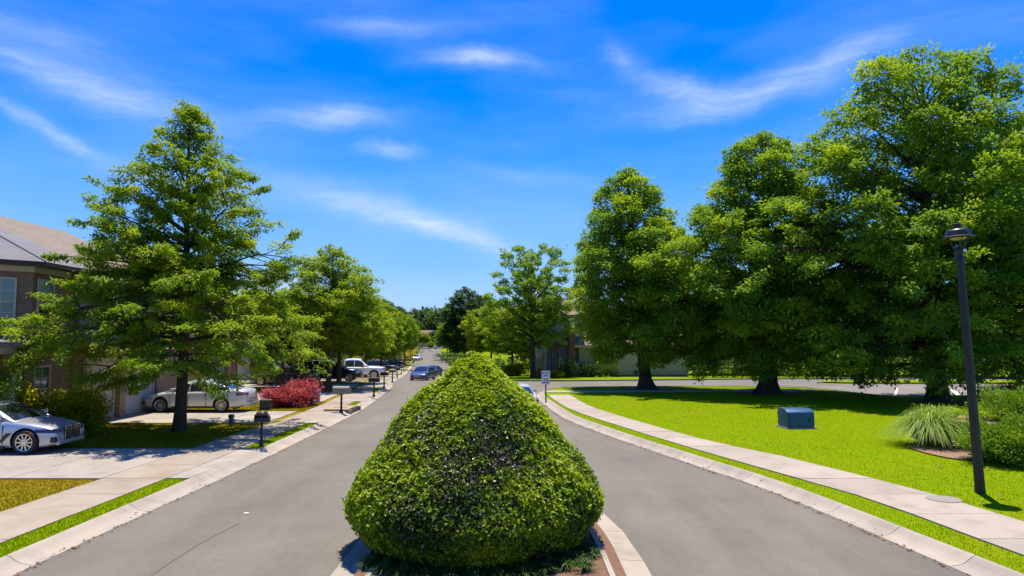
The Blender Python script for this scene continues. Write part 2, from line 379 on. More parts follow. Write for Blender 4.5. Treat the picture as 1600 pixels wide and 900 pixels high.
M_BUSH = leaf_mat('bush_leaf', (.08, .13, .006), (.27, .32, .008), (.50, .47, .010), .45)
M_JUNI = leaf_mat('juniper_leaf', (.05, .13, .012), (.13, .26, .014), (.26, .37, .02), .3, .6)
M_MAPLE = leaf_mat('maple_leaf', (.12, .018, .035), (.31, .05, .10), (.50, .13, .19), .45)
M_GRASS_R = leaf_mat('grass_blade', (.15, .235, .002), (.235, .325, .002), (.31, .36, .004), .42, .8, .03)
M_GRASS_L = leaf_mat('grass_blade_dry', (.10, .13, .004), (.20, .205, .005), (.30, .23, .02), .4, .8, .03)
M_FOUNT = leaf_mat('fountain_grass', (.08, .19, .015), (.18, .32, .03), (.40, .48, .10), .42, .5)
M_LILY = leaf_mat('lily_leaf', (.09, .19, .008), (.20, .34, .010), (.32, .44, .02), .45)
M_DRYTWIG = leaf_mat('dry_leaf', (.09, .05, .025), (.18, .11, .05), (.28, .18, .09), .2)
M_BARK = bark('oak_bark', (.085, .058, .038)); M_BARK2 = bark('brown_bark', (.17, .10, .06))
M_BLACK = plain('black_metal', (.012, .011, .012), .42, .1, spec=.5, var=.4, bmp=.05)
M_BLACKP = plain('black_plastic', (.018, .018, .02), .5)
M_TYRE = plain('tyre_rubber', (.02, .02, .02), .85)
M_RIM = plain('alloy_rim', (.62, .60, .56), .3, .9); M_DARKRIM = plain('dark_hub', (.03, .03, .032), .5, .5)
M_CARGLASS = glass_pane('car_glass', (.018, .024, .032)); M_HEAD = plain('headlamp', (.35, .36, .40), .08, .3, spec=.9, coat=1)
M_DARKHEAD = plain('dark_headlamp', (.035, .028, .09), .3, .0, spec=.5)
M_TAIL = plain('tail_lamp', (.28, .008, .02), .12, 0, spec=.8, coat=1)
M_CHROME = plain('chrome', (.7, .7, .72), .12, 1.0); M_AMBER = plain('amber_marker', (.5, .14, .02), .2)
M_PLATE = plain('number_plate', (.6, .6, .58), .4)
M_BRICKD = brick_mat('dark_brick', (.36, .18, .11), (.20, .105, .07), (.36, .28, .22))
M_BRICKT = brick_mat('tan_brick', (.36, .22, .11), (.26, .15, .075), (.4, .34, .26)); M_BRICKR = brick_mat('red_brick', (.23, .075, .045), (.15, .05, .035), (.3, .26, .22))
M_TAN = siding_mat('tan_siding', (.56, .39, .16)); M_GREYSID = siding_mat('grey_siding', (.36, .38, .42)); M_CREAM = siding_mat('cream_siding', (.38, .33, .19)); M_GREIGE = siding_mat('greige_siding', (.26, .23, .20))
M_SHB_Y = shingle_mat('brown_shingle', (.245, .20, .145), 1); M_SHB_X = shingle_mat('brown_shingle_cross', (.24, .18, .115), 0); M_SHG = shingle_mat('grey_shingle', (.20, .195, .205), 0)
M_TRIM = plain('cream_trim', (.52, .46, .36), .6); M_WHITE = plain('white_trim', (.72, .70, .66), .5); M_DTRIM = plain('dark_trim', (.045, .032, .025), .6); M_TAUPE = plain('taupe_trim', (.20, .155, .12), .7)
M_GDOOR = plain('garage_door', (.52, .45, .36), .6); M_WIN = glass_pane('window_glass', (.02, .055, .055)); M_WINB = glass_pane('window_blind', (.06, .15, .13), .12)
M_WOOD = plain('stained_wood', (.10, .045, .025), .7, var=.3)
M_STONE = plain('wall_block', (.17, .135, .105), .95, var=.35, scale=5, bmp=.7); M_STONE2 = plain('wall_cap', (.22, .165, .12), .95, var=.3, scale=5, bmp=.6)
M_TEAL = plain('teal_cabinet', (.010, .075, .165), .45, .1, var=.2, scale=3); M_GREENP = plain('green_pedestal', (.015, .10, .055), .5)
M_GREYBOX = plain('grey_cabinet', (.055, .06, .045), .8); M_SIGNW = plain('sign_white', (.72, .73, .70), .4); M_SIGNG = plain('sign_green', (.01, .16, .09), .4)
M_TERRA = plain('terracotta', (.48, .14, .05), .8); M_IRON = plain('iron_cover', (.24, .215, .18), .8, .1); M_HYD = plain('hydrant_paint', (.45, .46, .50), .4, .2); M_HYDB = plain('hydrant_blue', (.14, .18, .45), .4)
M_LENS = plain('lamp_lens', (.60, .50, .18), .3); M_PAINT = plain('road_paint', (.70, .68, .62), .7, var=.2)
m, t, b = new_mat('lantern_glass'); b.inputs['Base Color'].default_value = (.9, .95, .93, 1); b.inputs['Roughness'].default_value = .05; b.inputs['Transmission Weight'].default_value = 1.0; b.inputs['IOR'].default_value = 1.05
M_LGLASS = m
# ------------------------------------------------------------------ ground, road, kerbs, walks
LK = smooth_poly([(-6.9, -14), (-6.8, 0), (-6.72, 10.5), (-6.62, 15.2), (-6.57, 18), (-6.58, 23), (-6.62, 28.5), (-6.98, 35), (-8.15, 46.5), (-9.9, 58), (-12.7, 80), (-17.3, 117), (-22, 155), (-27.8, 202), (-31, 230), (-35, 262)], 8)
RK = smooth_poly([(7.2, -14), (7.1, 0), (6.75, 5), (6.18, 9.5), (5.9, 11.5), (5.35, 14.8), (4.58, 17.5), (3.45, 21.5), (2.42, 25.7), (2.03, 27.8), (1.6, 33), (1.35, 38), (1.8, 42), (3.3, 45), (8, 46.6), (15, 46.6), (18.6, 44.6), (20, 41), (20.6, 37.6)], 8)
RK2 = smooth_poly([(60, 71), (30, 66.5), (18, 63), (8, 58.9), (3, 58), (-.8, 60), (-2.2, 64), (-4.6, 80), (-9.2, 117), (-14.3, 155), (-20.4, 202), (-23.5, 230), (-27, 262)], 8)
LKY = np.array([p.y for p in LK]); LKX = np.array([p.x for p in LK])
def lkx(y): return float(np.interp(y, LKY, LKX))
RKn = [p for p in RK if p.y < 40 and p.x < 8]; RKY = np.array([p.y for p in RKn]); RKX = np.array([p.x for p in RKn])
def rkx(y): return float(np.interp(y, RKY, RKX))
LOT = [(20.6, 37.4), (24.8, 38.0), (29, 38.5), (45, 39.5), (70, 40)]
g = sheet('ground', [(-900, -40), (900, -40), (900, 1500), (-900, 1500)], -.25, M_GROUND, 5)
road_out = [tuple(p) for p in LK] + [tuple(p) for p in reversed(RK2)] + [(90, 76), (90, 40)] + LOT[::-1] + [tuple(p) for p in reversed(RK[:-1])]
road = sheet('road', road_out, 0.0, M_ROAD)
lotpoly = [(20.9, 37.8), (24.8, 38.4), (29, 38.9), (45, 39.9), (69, 40.4), (69, 50), (24, 50), (21, 47)]
lot = sheet('parking_lot', lotpoly, .004, M_ROAD2)
sheet('lawn', [(-140, -20)] + [(p.x, p.y) for p in offset_line(LK, .405)] + [(-140, 262)], .11, M_LAWN_L)
sheet('lawn', [(p.x, p.y) for p in offset_line(RK, -.405)[:-1]] + [(20.9, 37.0)] + [(x, y-.3) for x, y in LOT] + [(140, 38), (140, -20)], .11, M_LAWN_R)
sheet('lawn', [(140, 85), (60, 71.4)] + [(p.x, p.y) for p in offset_line(RK2, .405)[1:]] + [(140, 262)], .11, M_LAWN_R)
sheet('verge', [(p.x, p.y) for p in offset_line(LK, .41) if p.y > -10] + [(p.x, p.y) for p in reversed(offset_line(LK, .97)) if p.y > -10], .114, M_LAWN_R)
isl = smooth_poly([(24, 54.5), (26, 52.6), (34, 52.2), (48, 53.5), (50, 56), (46, 58.5), (32, 58.2), (26, 57)], 6)
sheet('lawn', [(p.x, p.y) for p in isl], .10, M_LAWN_R)

def kerb(name, line, side, step=3.0, width=.45, ymax=140):
    """rolled kerb and gutter in cast lengths; side=+1: kerb lies left of the travel direction"""
    root = tag(empty(name, (0, 0, 0)), kind='structure')
    k = width/.45
    prof = [(0, -.1), (0, .007), (.15*k, .013), (.22*k, .026), (.29*k, .055), (.35*k, .092), (.40*k, .122), (.45*k, .138), (.45*k, -.1)]
    pts = arc_resample(line, step); fine = 4
    for i in range(len(pts)-1):
        if pts[i][1] > ymax: continue
        seg = arc_resample(line, step/fine)[i*fine:i*fine+fine+1] if False else None
        a, b = pts[i], pts[i+1]
        n0 = pts[min(i+1, len(pts)-1)]-pts[max(i-1, 0)]; n1 = pts[min(i+2, len(pts)-1)]-pts[i]
        vs = []; c = Vector(((a[0]+b[0])/2, (a[1]+b[1])/2, 0))
        for q, nn, e in ((a, n0, .006), (b, n1, -.006)):
            d = Vector((nn[0], nn[1])).normalized(); nrm = Vector((-d.y, d.x))*side
            q = Vector((q[0], q[1])) + d*e
            for u, z in prof:
                p = q + nrm*u; vs.append((p.x-c.x, p.y-c.y, z + hf(q.y)))
        m = len(prof); mb = MB()
        mb.add(vs, [tuple(range(m)), tuple(range(2*m-1, m-1, -1))] + [(j, (j+1) % m, m+(j+1) % m, m+j) for j in range(m)])
        link('kerb_segment', mb.mesh('kerb_segment'), M_KERB, root, c)
    return root
kerb('kerb', LK, 1, 3.0, .42); kerb('kerb', RK, -1, 1.5, .42, 60); kerb('kerb', RK2, 1, 3.0, .42)
MED = smooth_poly([(-2.45, -8), (-2.45, 4), (-2.44, 10), (-2.25, 13), (-1.5, 15.8), (-.3, 16.9), (.85, 15.8), (1.55, 13.4), (1.86, 11.3), (1.88, 9), (1.9, 4), (1.9, -8)], 6)
kerb('median_kerb', MED, -1, 1.5, .62)
sheet('planting_bed', [(p.x*.82-.05, p.y-.35) for p in MED], .115, M_SOIL)
# asphalt seam on the near carriageway and joints along the gutter
def strip(name, pts, w, dz, mat, parent=None):
    mb = MB(); P = [Vector(p) for p in pts]
    for i in range(len(P)-1):
        d = (P[i+1]-P[i]).normalized(); n = Vector((-d.y, d.x))*w/2
        a, b = P[i], P[i+1]
        mb.add([(a.x+n.x, a.y+n.y, hf(a.y)+dz), (a.x-n.x, a.y-n.y, hf(a.y)+dz), (b.x-n.x, b.y-n.y, hf(b.y)+dz), (b.x+n.x, b.y+n.y, hf(b.y)+dz)], [(0, 1, 2, 3)])
    return mb.build(name, mat, parent)
rs = random.Random(5)
seam = [gp(228, 905), gp(275, 873), gp(320, 845), gp(372, 818)]
seam = smooth_poly([(p.x+rs.uniform(-.02, .02), p.y) for p in seam], 6)
strip('pavement_crack', seam, .013, .004, plain('crack_dark', (.06, .055, .05), .9), road)
for a, b in (((1402, 607), (1398, 621)), ((1487, 607.5), (1499, 619.5))):
    p, q = gp(*a), gp(*b); strip('painted_line', [(p.x, p.y), (q.x, q.y)], .13 if a[0] < 1450 else .2, .012, M_PAINT, lot)
for i in range(3):
    x = 27.6+i*2.8; strip('painted_line', [(x, 44.5), (x+.1, 39.4)], .12, .012, M_PAINT, lot)

def slab(root, q, top=.135, mat=None, name='slab'):
    c = Vector((sum(p[0] for p in q)/4, sum(p[1] for p in q)/4)); zt = rs.uniform(-.003, .003); ang = rs.uniform(-.002, .002)
    vs = []
    for z in (top-.1, top):
        for p in q:
            d = Vector((p[0], p[1])) - c; L = d.length; d = d*(1-.011/L)
            vs.append((d.x, d.y, z + zt + hf(p[1]) + (ang*d.x if z == top else 0)))
    mb = MB(); mb.add(vs, [(0, 3, 2, 1), (4, 5, 6, 7), (0, 1, 5, 4), (1, 2, 6, 5), (2, 3, 7, 6), (3, 0, 4, 7)])
    link(name, mb.mesh(name), mat or M_WALK, root, (c.x, c.y, 0))
wl = tag(empty('sidewalk', (0, 0, 0)), kind='structure')
y = 3.0
while y < 120:
    y2 = y + (1.53 if y < 60 else 3.0)
    f = min(1, max(0, (y-19.5)/6)); o0, o1 = .95-.15*f, 2.36-.3*f
    slab(wl, [(lkx(y)-o1, y), (lkx(y)-o0, y), (lkx(y2)-o0, y2), (lkx(y2)-o1, y2)]); y = y2
wr = tag(empty('sidewalk', (0, 0, 0)), kind='structure')
swn = [(rkx(3)+1.25, 3)] + [tuple(gp(*p, .13)[:2]) for p in [(1600, 868), (1445, 810), (1300, 761), (1220, 740), (1024, 683), (900, 643)]] + [(2.15, 34), (1.95, 38.4)]
swf = [(rkx(3)+2.65, 3)] + [tuple(gp(*p, .13)[:2]) for p in [(1600, 815), (1451, 770), (1300, 732), (1220, 712), (1085, 683), (937, 640)]] + [(3.35, 34), (3.2, 38.4)]
A, B = smooth_poly(swn, 8), smooth_poly(swf, 8)
ys = np.arange(3.2, 38, 1.5)
ax = np.interp(ys, [p.y for p in A], [p.x for p in A]); bx_ = np.interp(ys, [p.y for p in B], [p.x for p in B])
for i in range(len(ys)-1):
    slab(wr, [(ax[i], ys[i]), (bx_[i], ys[i]), (bx_[i+1], ys[i+1]), (ax[i+1], ys[i+1])], mat=M_WALKR)
SWA = (ys, ax, bx_)
x = 1.95                           # the walk along the side street
while x < 18:
    yy = 40.6 + (x-2)*.06
    slab(wr, [(x, yy-.8), (x+1.5, yy-.75), (x+1.5, yy+.65), (x, yy+.6)], mat=M_WALKR); x += 1.5
DRV = [(15.2, 19.25, 17.5, 3), (25.0, 28.9, 16.2, 3), (33.6, 39.6, 18, 4), (45, 49, 18, 3), (51.5, 56, 20, 3), (58.4, 63, 22, 3), (71, 76, 24, 3), (92, 98, 28, 4), (123, 129, 36, 3), (147, 153, 42, 3)]
for y0, y1, x1, n in DRV:
    dr = tag(empty('driveway', (0, 0, 0)), kind='structure')
    nx = 4 if y0 < 60 else 3
    xs = np.linspace(2.36, x1-7.0, nx+1)
    for a in range(n):
        ya, yb = y0+(y1-y0)*a/n, y0+(y1-y0)*(a+1)/n
        for u0, u1 in [(.43, .93)] + [(xs[k], xs[k+1]) for k in range(nx)]:
            slab(dr, [(lkx(ya)-u1, ya), (lkx(ya)-u0, ya), (lkx(yb)-u0, yb), (lkx(yb)-u1, yb)], .139, M_DRIVE)
def in_drive(y, pad=0): return any(a-pad < y < b+pad for a, b, *_ in DRV)
mp = [gp(1418, 699, .13), gp(1440, 692, .13), gp(1490, 690, .13), gp(1540, 700, .13), gp(1545, 715, .13), gp(1500, 718, .13), gp(1450, 709, .13)]
BED = [(p.x, p.y) for p in smooth_poly([(p.x, p.y) for p in mp]+[(mp[0].x, mp[0].y)], 5)][:-1]
sheet('mulch_bed', BED, .145, M_MULCH, 1.0)
TREE3, TREE2, TREE1 = gp(1010, 608, .11), gp(1200, 615, .11), gp(1466, 627, .11)
for c, rr in ((TREE3, 1.5), (TREE2, 1.7), (TREE1, 1.2)):
    sheet('mulch_ring', [(c.x+rr*math.cos(k*PI/12)*(1+.1*math.sin(3*k)), c.y+rr*.8*math.sin(k*PI/12)) for k in range(24)], .135, M_SOIL, 1.0)
OAKL = gp(280, 673, .11)
# ------------------------------------------------------------------ grass blades
def blades(name, pts, mat, hmin, hmax, wid, seed, z=.11, label=None, tone=(0, 1)):
    rng = np.random.default_rng(seed); n = len(pts)
    a = rng.uniform(0, 2*PI, n); H = rng.uniform(hmin, hmax, n); w = wid*rng.uniform(.7, 1.3, n)
    b = rng.uniform(0, 2*PI, n); lean = rng.uniform(.1, .7, n)*H
    z0 = h(pts[:, 1]) + z - .005
    V = np.empty((n, 3, 3))
    V[:, 0] = np.c_[pts[:, 0]-np.cos(a)*w, pts[:, 1]-np.sin(a)*w, z0]
    V[:, 1] = np.c_[pts[:, 0]+np.cos(a)*w, pts[:, 1]+np.sin(a)*w, z0]
    V[:, 2] = np.c_[pts[:, 0]+np.cos(b)*lean, pts[:, 1]+np.sin(b)*lean, z0+H]
    t = rng.uniform(tone[0], tone[1], n)*.4 + .6*np.clip(.5+1.35*(patch(pts, seed)-.5), 0, 1)
    o = link(name, np_mesh(name, V.reshape(-1, 3), np.arange(n*3).reshape(n, 3), t), mat)
    return tag(o, label, 'grass', kind='stuff')
def patch(p, seed):
    s = seed*1.7; x, y = p[:, 0], p[:, 1]
    return .5 + .22*np.sin(x*.9+s+1.3*np.sin(y*.7)) + .2*np.sin(y*1.3-s+1.7*np.sin(x*.55+s)) + .12*np.sin(x*3.1+y*2.3+s)
def scatter(n, x0, x1, y0, y1, keep, seed, power=1.0):
    rng = np.random.default_rng(seed)
    u = rng.uniform(0, 1, n)**power
    p = np.c_[rng.uniform(x0, x1, n), y0+(y1-y0)*u]
    return p[keep(p[:, 0], p[:, 1])]
def drv_mask(y, pad=0.0):
    m = np.ones(len(y), bool)
    for a, b, *_ in DRV: m &= ~((y > a-pad) & (y < b+pad))
    return m
def lx(y): return np.interp(y, LKY, LKX)
def rx(y): return np.interp(y, RKY, RKX)
swa = lambda y: np.interp(y, SWA[0], SWA[1]); swb = lambda y: np.interp(y, SWA[0], SWA[2])
P = scatter(150000, 1.5, 8.5, 8.5, 38, lambda x, y: (x > rx(y)+.43) & (x < swa(y)-.0), 1, 1.5)
blades('verge_grass', P, M_GRASS_R, .018, .042, .006, 1, label='mown bright green grass between the kerb and the walk by the lamp post')
def lawnR(x, y):
    ok = (x > swb(y)+.0) & (x < 1.02*y+1)
    ok &= ~((y > 39.8+(x-2)*.06-.1) & (y < 41.3+(x-2)*.06))
    lim = np.where(x < 19.5, 46.0, 37.0); ok &= y < lim
    for c, rr in ((TREE3, 1.3), (TREE2, 1.5), (TREE1, 1.0)): ok &= ((x-c.x)**2+(y-c.y)**2*1.5) > rr*rr
    bx0 = np.mean([p[0] for p in BED]); by0 = np.mean([p[1] for p in BED])
    ok &= ((x-bx0)/1.25)**2+((y-by0)/.75)**2 > 1
    return ok
P = scatter(520000, 2, 36, 10, 46, lawnR, 2, 1.7)
blades('lawn_grass', P, M_GRASS_R, .018, .036, .008, 2, label='bright green mown lawn under the three big oaks')
P = scatter(90000, -9, -6.9, 8, 34, lambda x, y: (x < lx(y)-.44) & (x > lx(y)-.96) & drv_mask(y, -.02), 3, 1.6)
blades('verge_grass', P, M_GRASS_R, .02, .055, .008, 3, label='green grass strip between the kerb and the walk by the mailboxes')
P = scatter(260000, -19, -8.2, 9, 33.6, lambda x, y: (x < lx(y)-2.34+.3*np.clip((y-19.5)/6, 0, 1)) & (drv_mask(y, 0)) & (x > -.95*y-2) & ((x-OAKL.x)**2+(y-OAKL.y)**2 > .5), 4, 1.3)
blades('yard_grass', P, M_GRASS_L, .018, .045, .010, 4, label='patchy yellowing front lawn between the concrete driveways')

# leaf litter and grit lying in the gutters
rng = np.random.default_rng(12); n = 900
yy = rng.uniform(9, 45, n); sd_ = rng.uniform(0, 1, n) < .5
yy = np.where(sd_, yy, rng.uniform(9, 30, n)); xx = np.where(sd_, lx(yy)-rng.gamma(1.5, .05, n)+.10, rx(yy)+rng.gamma(1.5, .05, n)-.12)
a = rng.uniform(0, 2*PI, n); L = rng.uniform(.012, .04, n); zz = h(yy)+.016+np.clip((np.where(sd_, lx(yy)-xx, xx-rx(yy)))*.2, 0, .1)
V = np.empty((n, 3, 3)); 
for k in range(3): V[:, k] = np.c_[xx+np.cos(a+k*2.1)*L, yy+np.sin(a+k*2.1)*L, zz+(.012 if k == 0 else 0)]
tag(link('leaf_litter', np_mesh('leaf_litter', V.reshape(-1, 3), np.arange(n*3).reshape(n, 3), rng.uniform(0, 1, n)), M_DRYTWIG), 'fine dry leaf litter scattered along the concrete gutters', 'litter', kind='stuff')
# ------------------------------------------------------------------ trees
def leaf_cloud(C, axis, up, L, rng, wid=.5, fold=.18):
    """leaves as folded two-triangle blades; C (n,3) base points, axis (n,3) unit, up (n,3) rough normal"""
    n = len(C); L = np.broadcast_to(L, (n,))[:, None]
    b = np.cross(up, axis); b /= np.linalg.norm(b, axis=1, keepdims=True)+1e-9
    nn = np.cross(axis, b)
    W = L*wid*rng.uniform(.8, 1.2, (n, 1))*.5
    V = np.empty((n, 4, 3))
    V[:, 0] = C; V[:, 2] = C + axis*L - nn*L*.06
    mid = C + axis*L*.48
    V[:, 1] = mid + b*W + nn*W*fold*2; V[:, 3] = mid - b*W + nn*W*fold*2
    i = np.arange(n)[:, None]*4
    F = np.concatenate([i+np.array([[0, 3, 2]]), i+np.array([[0, 2, 1]])], 1).reshape(-1, 3)
    return V.reshape(-1, 3), F
def unit(a): return a/(np.linalg.norm(a, axis=1, keepdims=True)+1e-9)
def tree_meshes(seed, H, base, prof, tr, nprim, nleaf, ll, up0=5, up1=62, droop=.22, trunk_split=None, spread=.22, sec=.45, flare=1.5, per=11, ecc=(1, 1, 0, 0), wid=.5, lumps=.16, asym=0.0, asymy=0.0, bwv=.4, tuft_r=.4, tuft_w=9.0):
    """prof: list of (height, crown radius). returns (wood mesh, leaf mesh)"""
    rg = random.Random(seed); rng = np.random.default_rng(seed)
    pz = [p[0] for p in prof]; pr = [p[1] for p in prof]
    mb = MB(); tw = []; sway = [(rg.uniform(-1, 1), rg.uniform(-1, 1)) for _ in range(4)]
    def trunk_at(z):
        t = z/H; a = .02*H
        return Vector((a*(sway[0][0]*math.sin(2.2*t)+sway[1][0]*math.sin(5*t)*.5) + ecc[2]*t, a*(sway[0][1]*math.sin(2.4*t)+sway[1][1]*math.sin(4.6*t)*.5) + ecc[3]*t, z))
    zs = [0, .08, .25, .6] + [H*k/14 for k in range(1, 14)] + [H*.985]; zs = sorted(z for z in set(zs))
    mb.tube([trunk_at(z) for z in zs], [tr*max(.03, (1-z/H)**.85)*(1+(flare-1)*math.exp(-z/.28)) for z in zs], 12)
    lump = [(rg.uniform(0, 2*PI), rg.uniform(base, H), rg.uniform(-1, 1)) for _ in range(26)]
    def rad(z, a):
        r = float(np.interp(z, pz, pr)); m = 0
        for la, lz, ls in lump:
            da = (a-la+PI) % (2*PI)-PI; m += ls*math.exp(-(da/.5)**2-((z-lz)/(H*.09))**2)
        return r*(1+lumps*m)*(1-asym*max(0, 1-(z-base)/(H*.35))*math.cos(a)-asymy*math.sin(a))*math.hypot(ecc[0]*math.cos(a), ecc[1]*math.sin(a))
    ga = rg.uniform(0, 6.28)
    for i in range(nprim):
        t = (i+rg.uniform(.1, .9))/nprim; zt = base + (H*.985-base)*t**.92      # height where the branch tip should be
        ga += 2.39996+rg.uniform(-.35, .35); a = ga
        Lr = rad(zt, a)*(rg.uniform(.76, 1.06) if rg.random() > .1 or t < .3 else rg.uniform(1.1, 1.28))
        ang = R(up0+(up1-up0)*t**1.1+rg.uniform(-7, 7))
        rise = Lr*math.tan(min(ang, R(66)))
        z0 = max(base*.75+.25, zt-rise*.62+ (droop*Lr*.8 if t < .35 else 0))
        z0 = min(z0, zt+.15*Lr+.2, H*.95)
        p0 = trunk_at(z0); dirh = Vector((math.cos(a), math.sin(a), 0)); pts = []
        tip = p0.xy + dirh.xy*Lr; end = Vector((p0.x+dirh.x*Lr, p0.y+dirh.y*Lr, zt))
        side = Vector((-dirh.y, dirh.x, 0))*rg.uniform(-.12, .12)*Lr
        ctrl = (p0+end)/2 + Vector((0, 0, abs(end.z-p0.z)*.18 + (droop*.7*Lr if t < .4 else -.02*Lr))) + side
        K = 7
        for k in range(K):
            s = k/(K-1); pts.append(p0*(1-s)**2 + ctrl*2*s*(1-s) + end*s*s + Vector((rg.uniform(-.03, .03), rg.uniform(-.03, .03), rg.uniform(-.03, .03)))*Lr*.5*s)
        bw = rg.uniform(1-bwv, 1+bwv); br = min(tr*.42*(1-z0/H)**.6, .016*Lr+.012)
        mb.tube(pts, [br*(1-.88*k/(K-1)) for k in range(K)], 5, cap=False)
        ns = max(3, int(Lr/sec*1.25))
        for k in range(ns):
            s = .06+.94*(k+rg.random())/ns; j = min(int(s*(K-1)), K-2); f = s*(K-1)-j
            q = pts[j].lerp(pts[j+1], f); d = (pts[j+1]-pts[j]).normalized()
            sg = 1 if k % 2 else -1
            sl_ = (.16+.26*(1-abs(s-.55)))*Lr*rg.uniform(.5, 1.1)+.18
            dd = (d*rg.uniform(.5, 1.0) + Vector((-d.y, d.x, 0))*sg*rg.uniform(.4, 1.0) + Vector((0, 0, rg.uniform(-.55, .6)))).normalized()
            e = q+dd*sl_+Vector((0, 0, -droop*.35*sl_))
            mb.tube([q, (q+e)/2+Vector((0, 0, .05*sl_)), e], [br*.35+.004, br*.22+.003, .003], 3, cap=False)
            tw.append((q.lerp(e, .15), e, s, bw, 0.0)); 
        tw.append((pts[-3], pts[-1], 1.0, bw, tuft_r*rg.uniform(.8, 1.5)*min(1.25, .45+.22*Lr/tuft_r**.5))); tw.append((pts[1], pts[3], .3, bw*.8, 0.0))
    P0 = np.array([t[0] for t in tw]); P1 = np.array([t[1] for t in tw]); S = np.array([t[2] for t in tw])
    ln = np.linalg.norm(P1-P0, axis=1)*np.array([t[3] for t in tw])
    # leaves gather in flattened tufts: a large one at each limb end, smaller ones at the twig ends
    big = np.array([t[4] for t in tw]); wt_ = np.where(big > 0, big**2*tuft_w, ln); cnt = np.maximum(1, np.round(nleaf*wt_/wt_.sum())).astype(int); idx = np.repeat(np.arange(len(tw)), cnt); n = len(idx)
    B = (big > 0)[idx]; Rt = np.where(B, big[idx], tuft_r*.55*rng.uniform(.7, 1.25, len(tw))[idx])
    loose = rng.uniform(0, 1, n) < .14
    d = unit(rng.normal(0, 1, (n, 3))); flip = rng.uniform(0, 1, n) < .55; d[:, 2] = np.where(flip, np.abs(d[:, 2]), d[:, 2])
    q = np.where(loose, rng.uniform(.3, 1.7, n), rng.uniform(.25, 1.0, n)**.45)
    lob = 1+.22*np.sin(d[:, 0]*6+idx*1.7)*np.sin(d[:, 1]*5+idx*.9)
    off = d*(Rt*q*lob)[:, None]*np.array([1, 1, .58])
    fr = np.where(B, .95, np.clip(rng.normal(.82, .2, n), .1, 1.05))
    C = P0[idx]*(1-fr[:, None])+P1[idx]*fr[:, None]+off
    A = unit(d*np.array([1, 1, .4])*.8+unit(P1[idx]-P0[idx])*.3+rng.normal(0, .4, (n, 3))+np.array([0, 0, -.3]))
    U = unit(rng.normal(0, .27, (n, 3))+d*.55+np.array([0, 0, .85]))
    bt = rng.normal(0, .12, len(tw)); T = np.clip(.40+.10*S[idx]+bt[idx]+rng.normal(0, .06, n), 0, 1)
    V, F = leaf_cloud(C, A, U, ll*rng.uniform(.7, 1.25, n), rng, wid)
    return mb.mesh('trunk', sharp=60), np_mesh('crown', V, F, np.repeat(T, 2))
def plant_tree(name, loc, meshes, barkm, leafm, label, cat='tree', group=None, rz=0.0, s=1.0, sz=None):
    r = empty(name, loc, rz, label, cat, group); r.scale = (s, s, sz or s)
    for nm, me, mt in (('trunk', meshes[0], barkm), ('crown', meshes[1], leafm)):
        o = link(nm, me, mt, r)
        if nm == 'crown': o['kind'] = 'stuff'
        o.material_slots[0].link = 'OBJECT'; o.material_slots[0].material = mt
    return r
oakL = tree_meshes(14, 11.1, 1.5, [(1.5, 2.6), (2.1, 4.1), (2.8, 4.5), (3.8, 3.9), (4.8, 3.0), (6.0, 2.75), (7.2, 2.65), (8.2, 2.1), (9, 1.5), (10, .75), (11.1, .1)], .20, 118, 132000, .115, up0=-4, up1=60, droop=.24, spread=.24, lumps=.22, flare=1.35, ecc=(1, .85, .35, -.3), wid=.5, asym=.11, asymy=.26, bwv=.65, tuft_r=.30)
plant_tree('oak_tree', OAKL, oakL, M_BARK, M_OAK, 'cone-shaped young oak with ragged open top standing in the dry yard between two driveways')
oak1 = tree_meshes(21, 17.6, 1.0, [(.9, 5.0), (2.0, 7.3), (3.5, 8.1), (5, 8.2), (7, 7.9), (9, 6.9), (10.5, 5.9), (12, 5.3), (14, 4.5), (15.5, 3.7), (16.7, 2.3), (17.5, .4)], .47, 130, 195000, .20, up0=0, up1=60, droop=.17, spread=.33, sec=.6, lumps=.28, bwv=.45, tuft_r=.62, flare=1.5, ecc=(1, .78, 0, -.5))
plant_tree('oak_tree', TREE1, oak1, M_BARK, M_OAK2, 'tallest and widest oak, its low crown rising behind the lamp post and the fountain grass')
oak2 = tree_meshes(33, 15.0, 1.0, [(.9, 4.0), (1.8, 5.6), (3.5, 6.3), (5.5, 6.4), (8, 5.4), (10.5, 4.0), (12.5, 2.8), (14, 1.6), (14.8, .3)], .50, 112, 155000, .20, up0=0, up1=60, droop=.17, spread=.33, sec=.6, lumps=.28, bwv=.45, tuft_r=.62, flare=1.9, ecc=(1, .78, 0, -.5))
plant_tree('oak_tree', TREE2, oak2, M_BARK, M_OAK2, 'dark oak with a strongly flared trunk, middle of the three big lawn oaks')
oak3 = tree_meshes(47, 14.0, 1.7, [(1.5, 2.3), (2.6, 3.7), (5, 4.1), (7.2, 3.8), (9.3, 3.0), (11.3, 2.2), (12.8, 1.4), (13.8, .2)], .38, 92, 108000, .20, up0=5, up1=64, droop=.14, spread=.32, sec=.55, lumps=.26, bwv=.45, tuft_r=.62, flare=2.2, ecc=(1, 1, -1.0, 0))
plant_tree('oak_tree', TREE3, oak3, M_BARK, M_OAK2, 'narrow upright oak growing from a red mulch ring, smallest of the three lawn oaks')
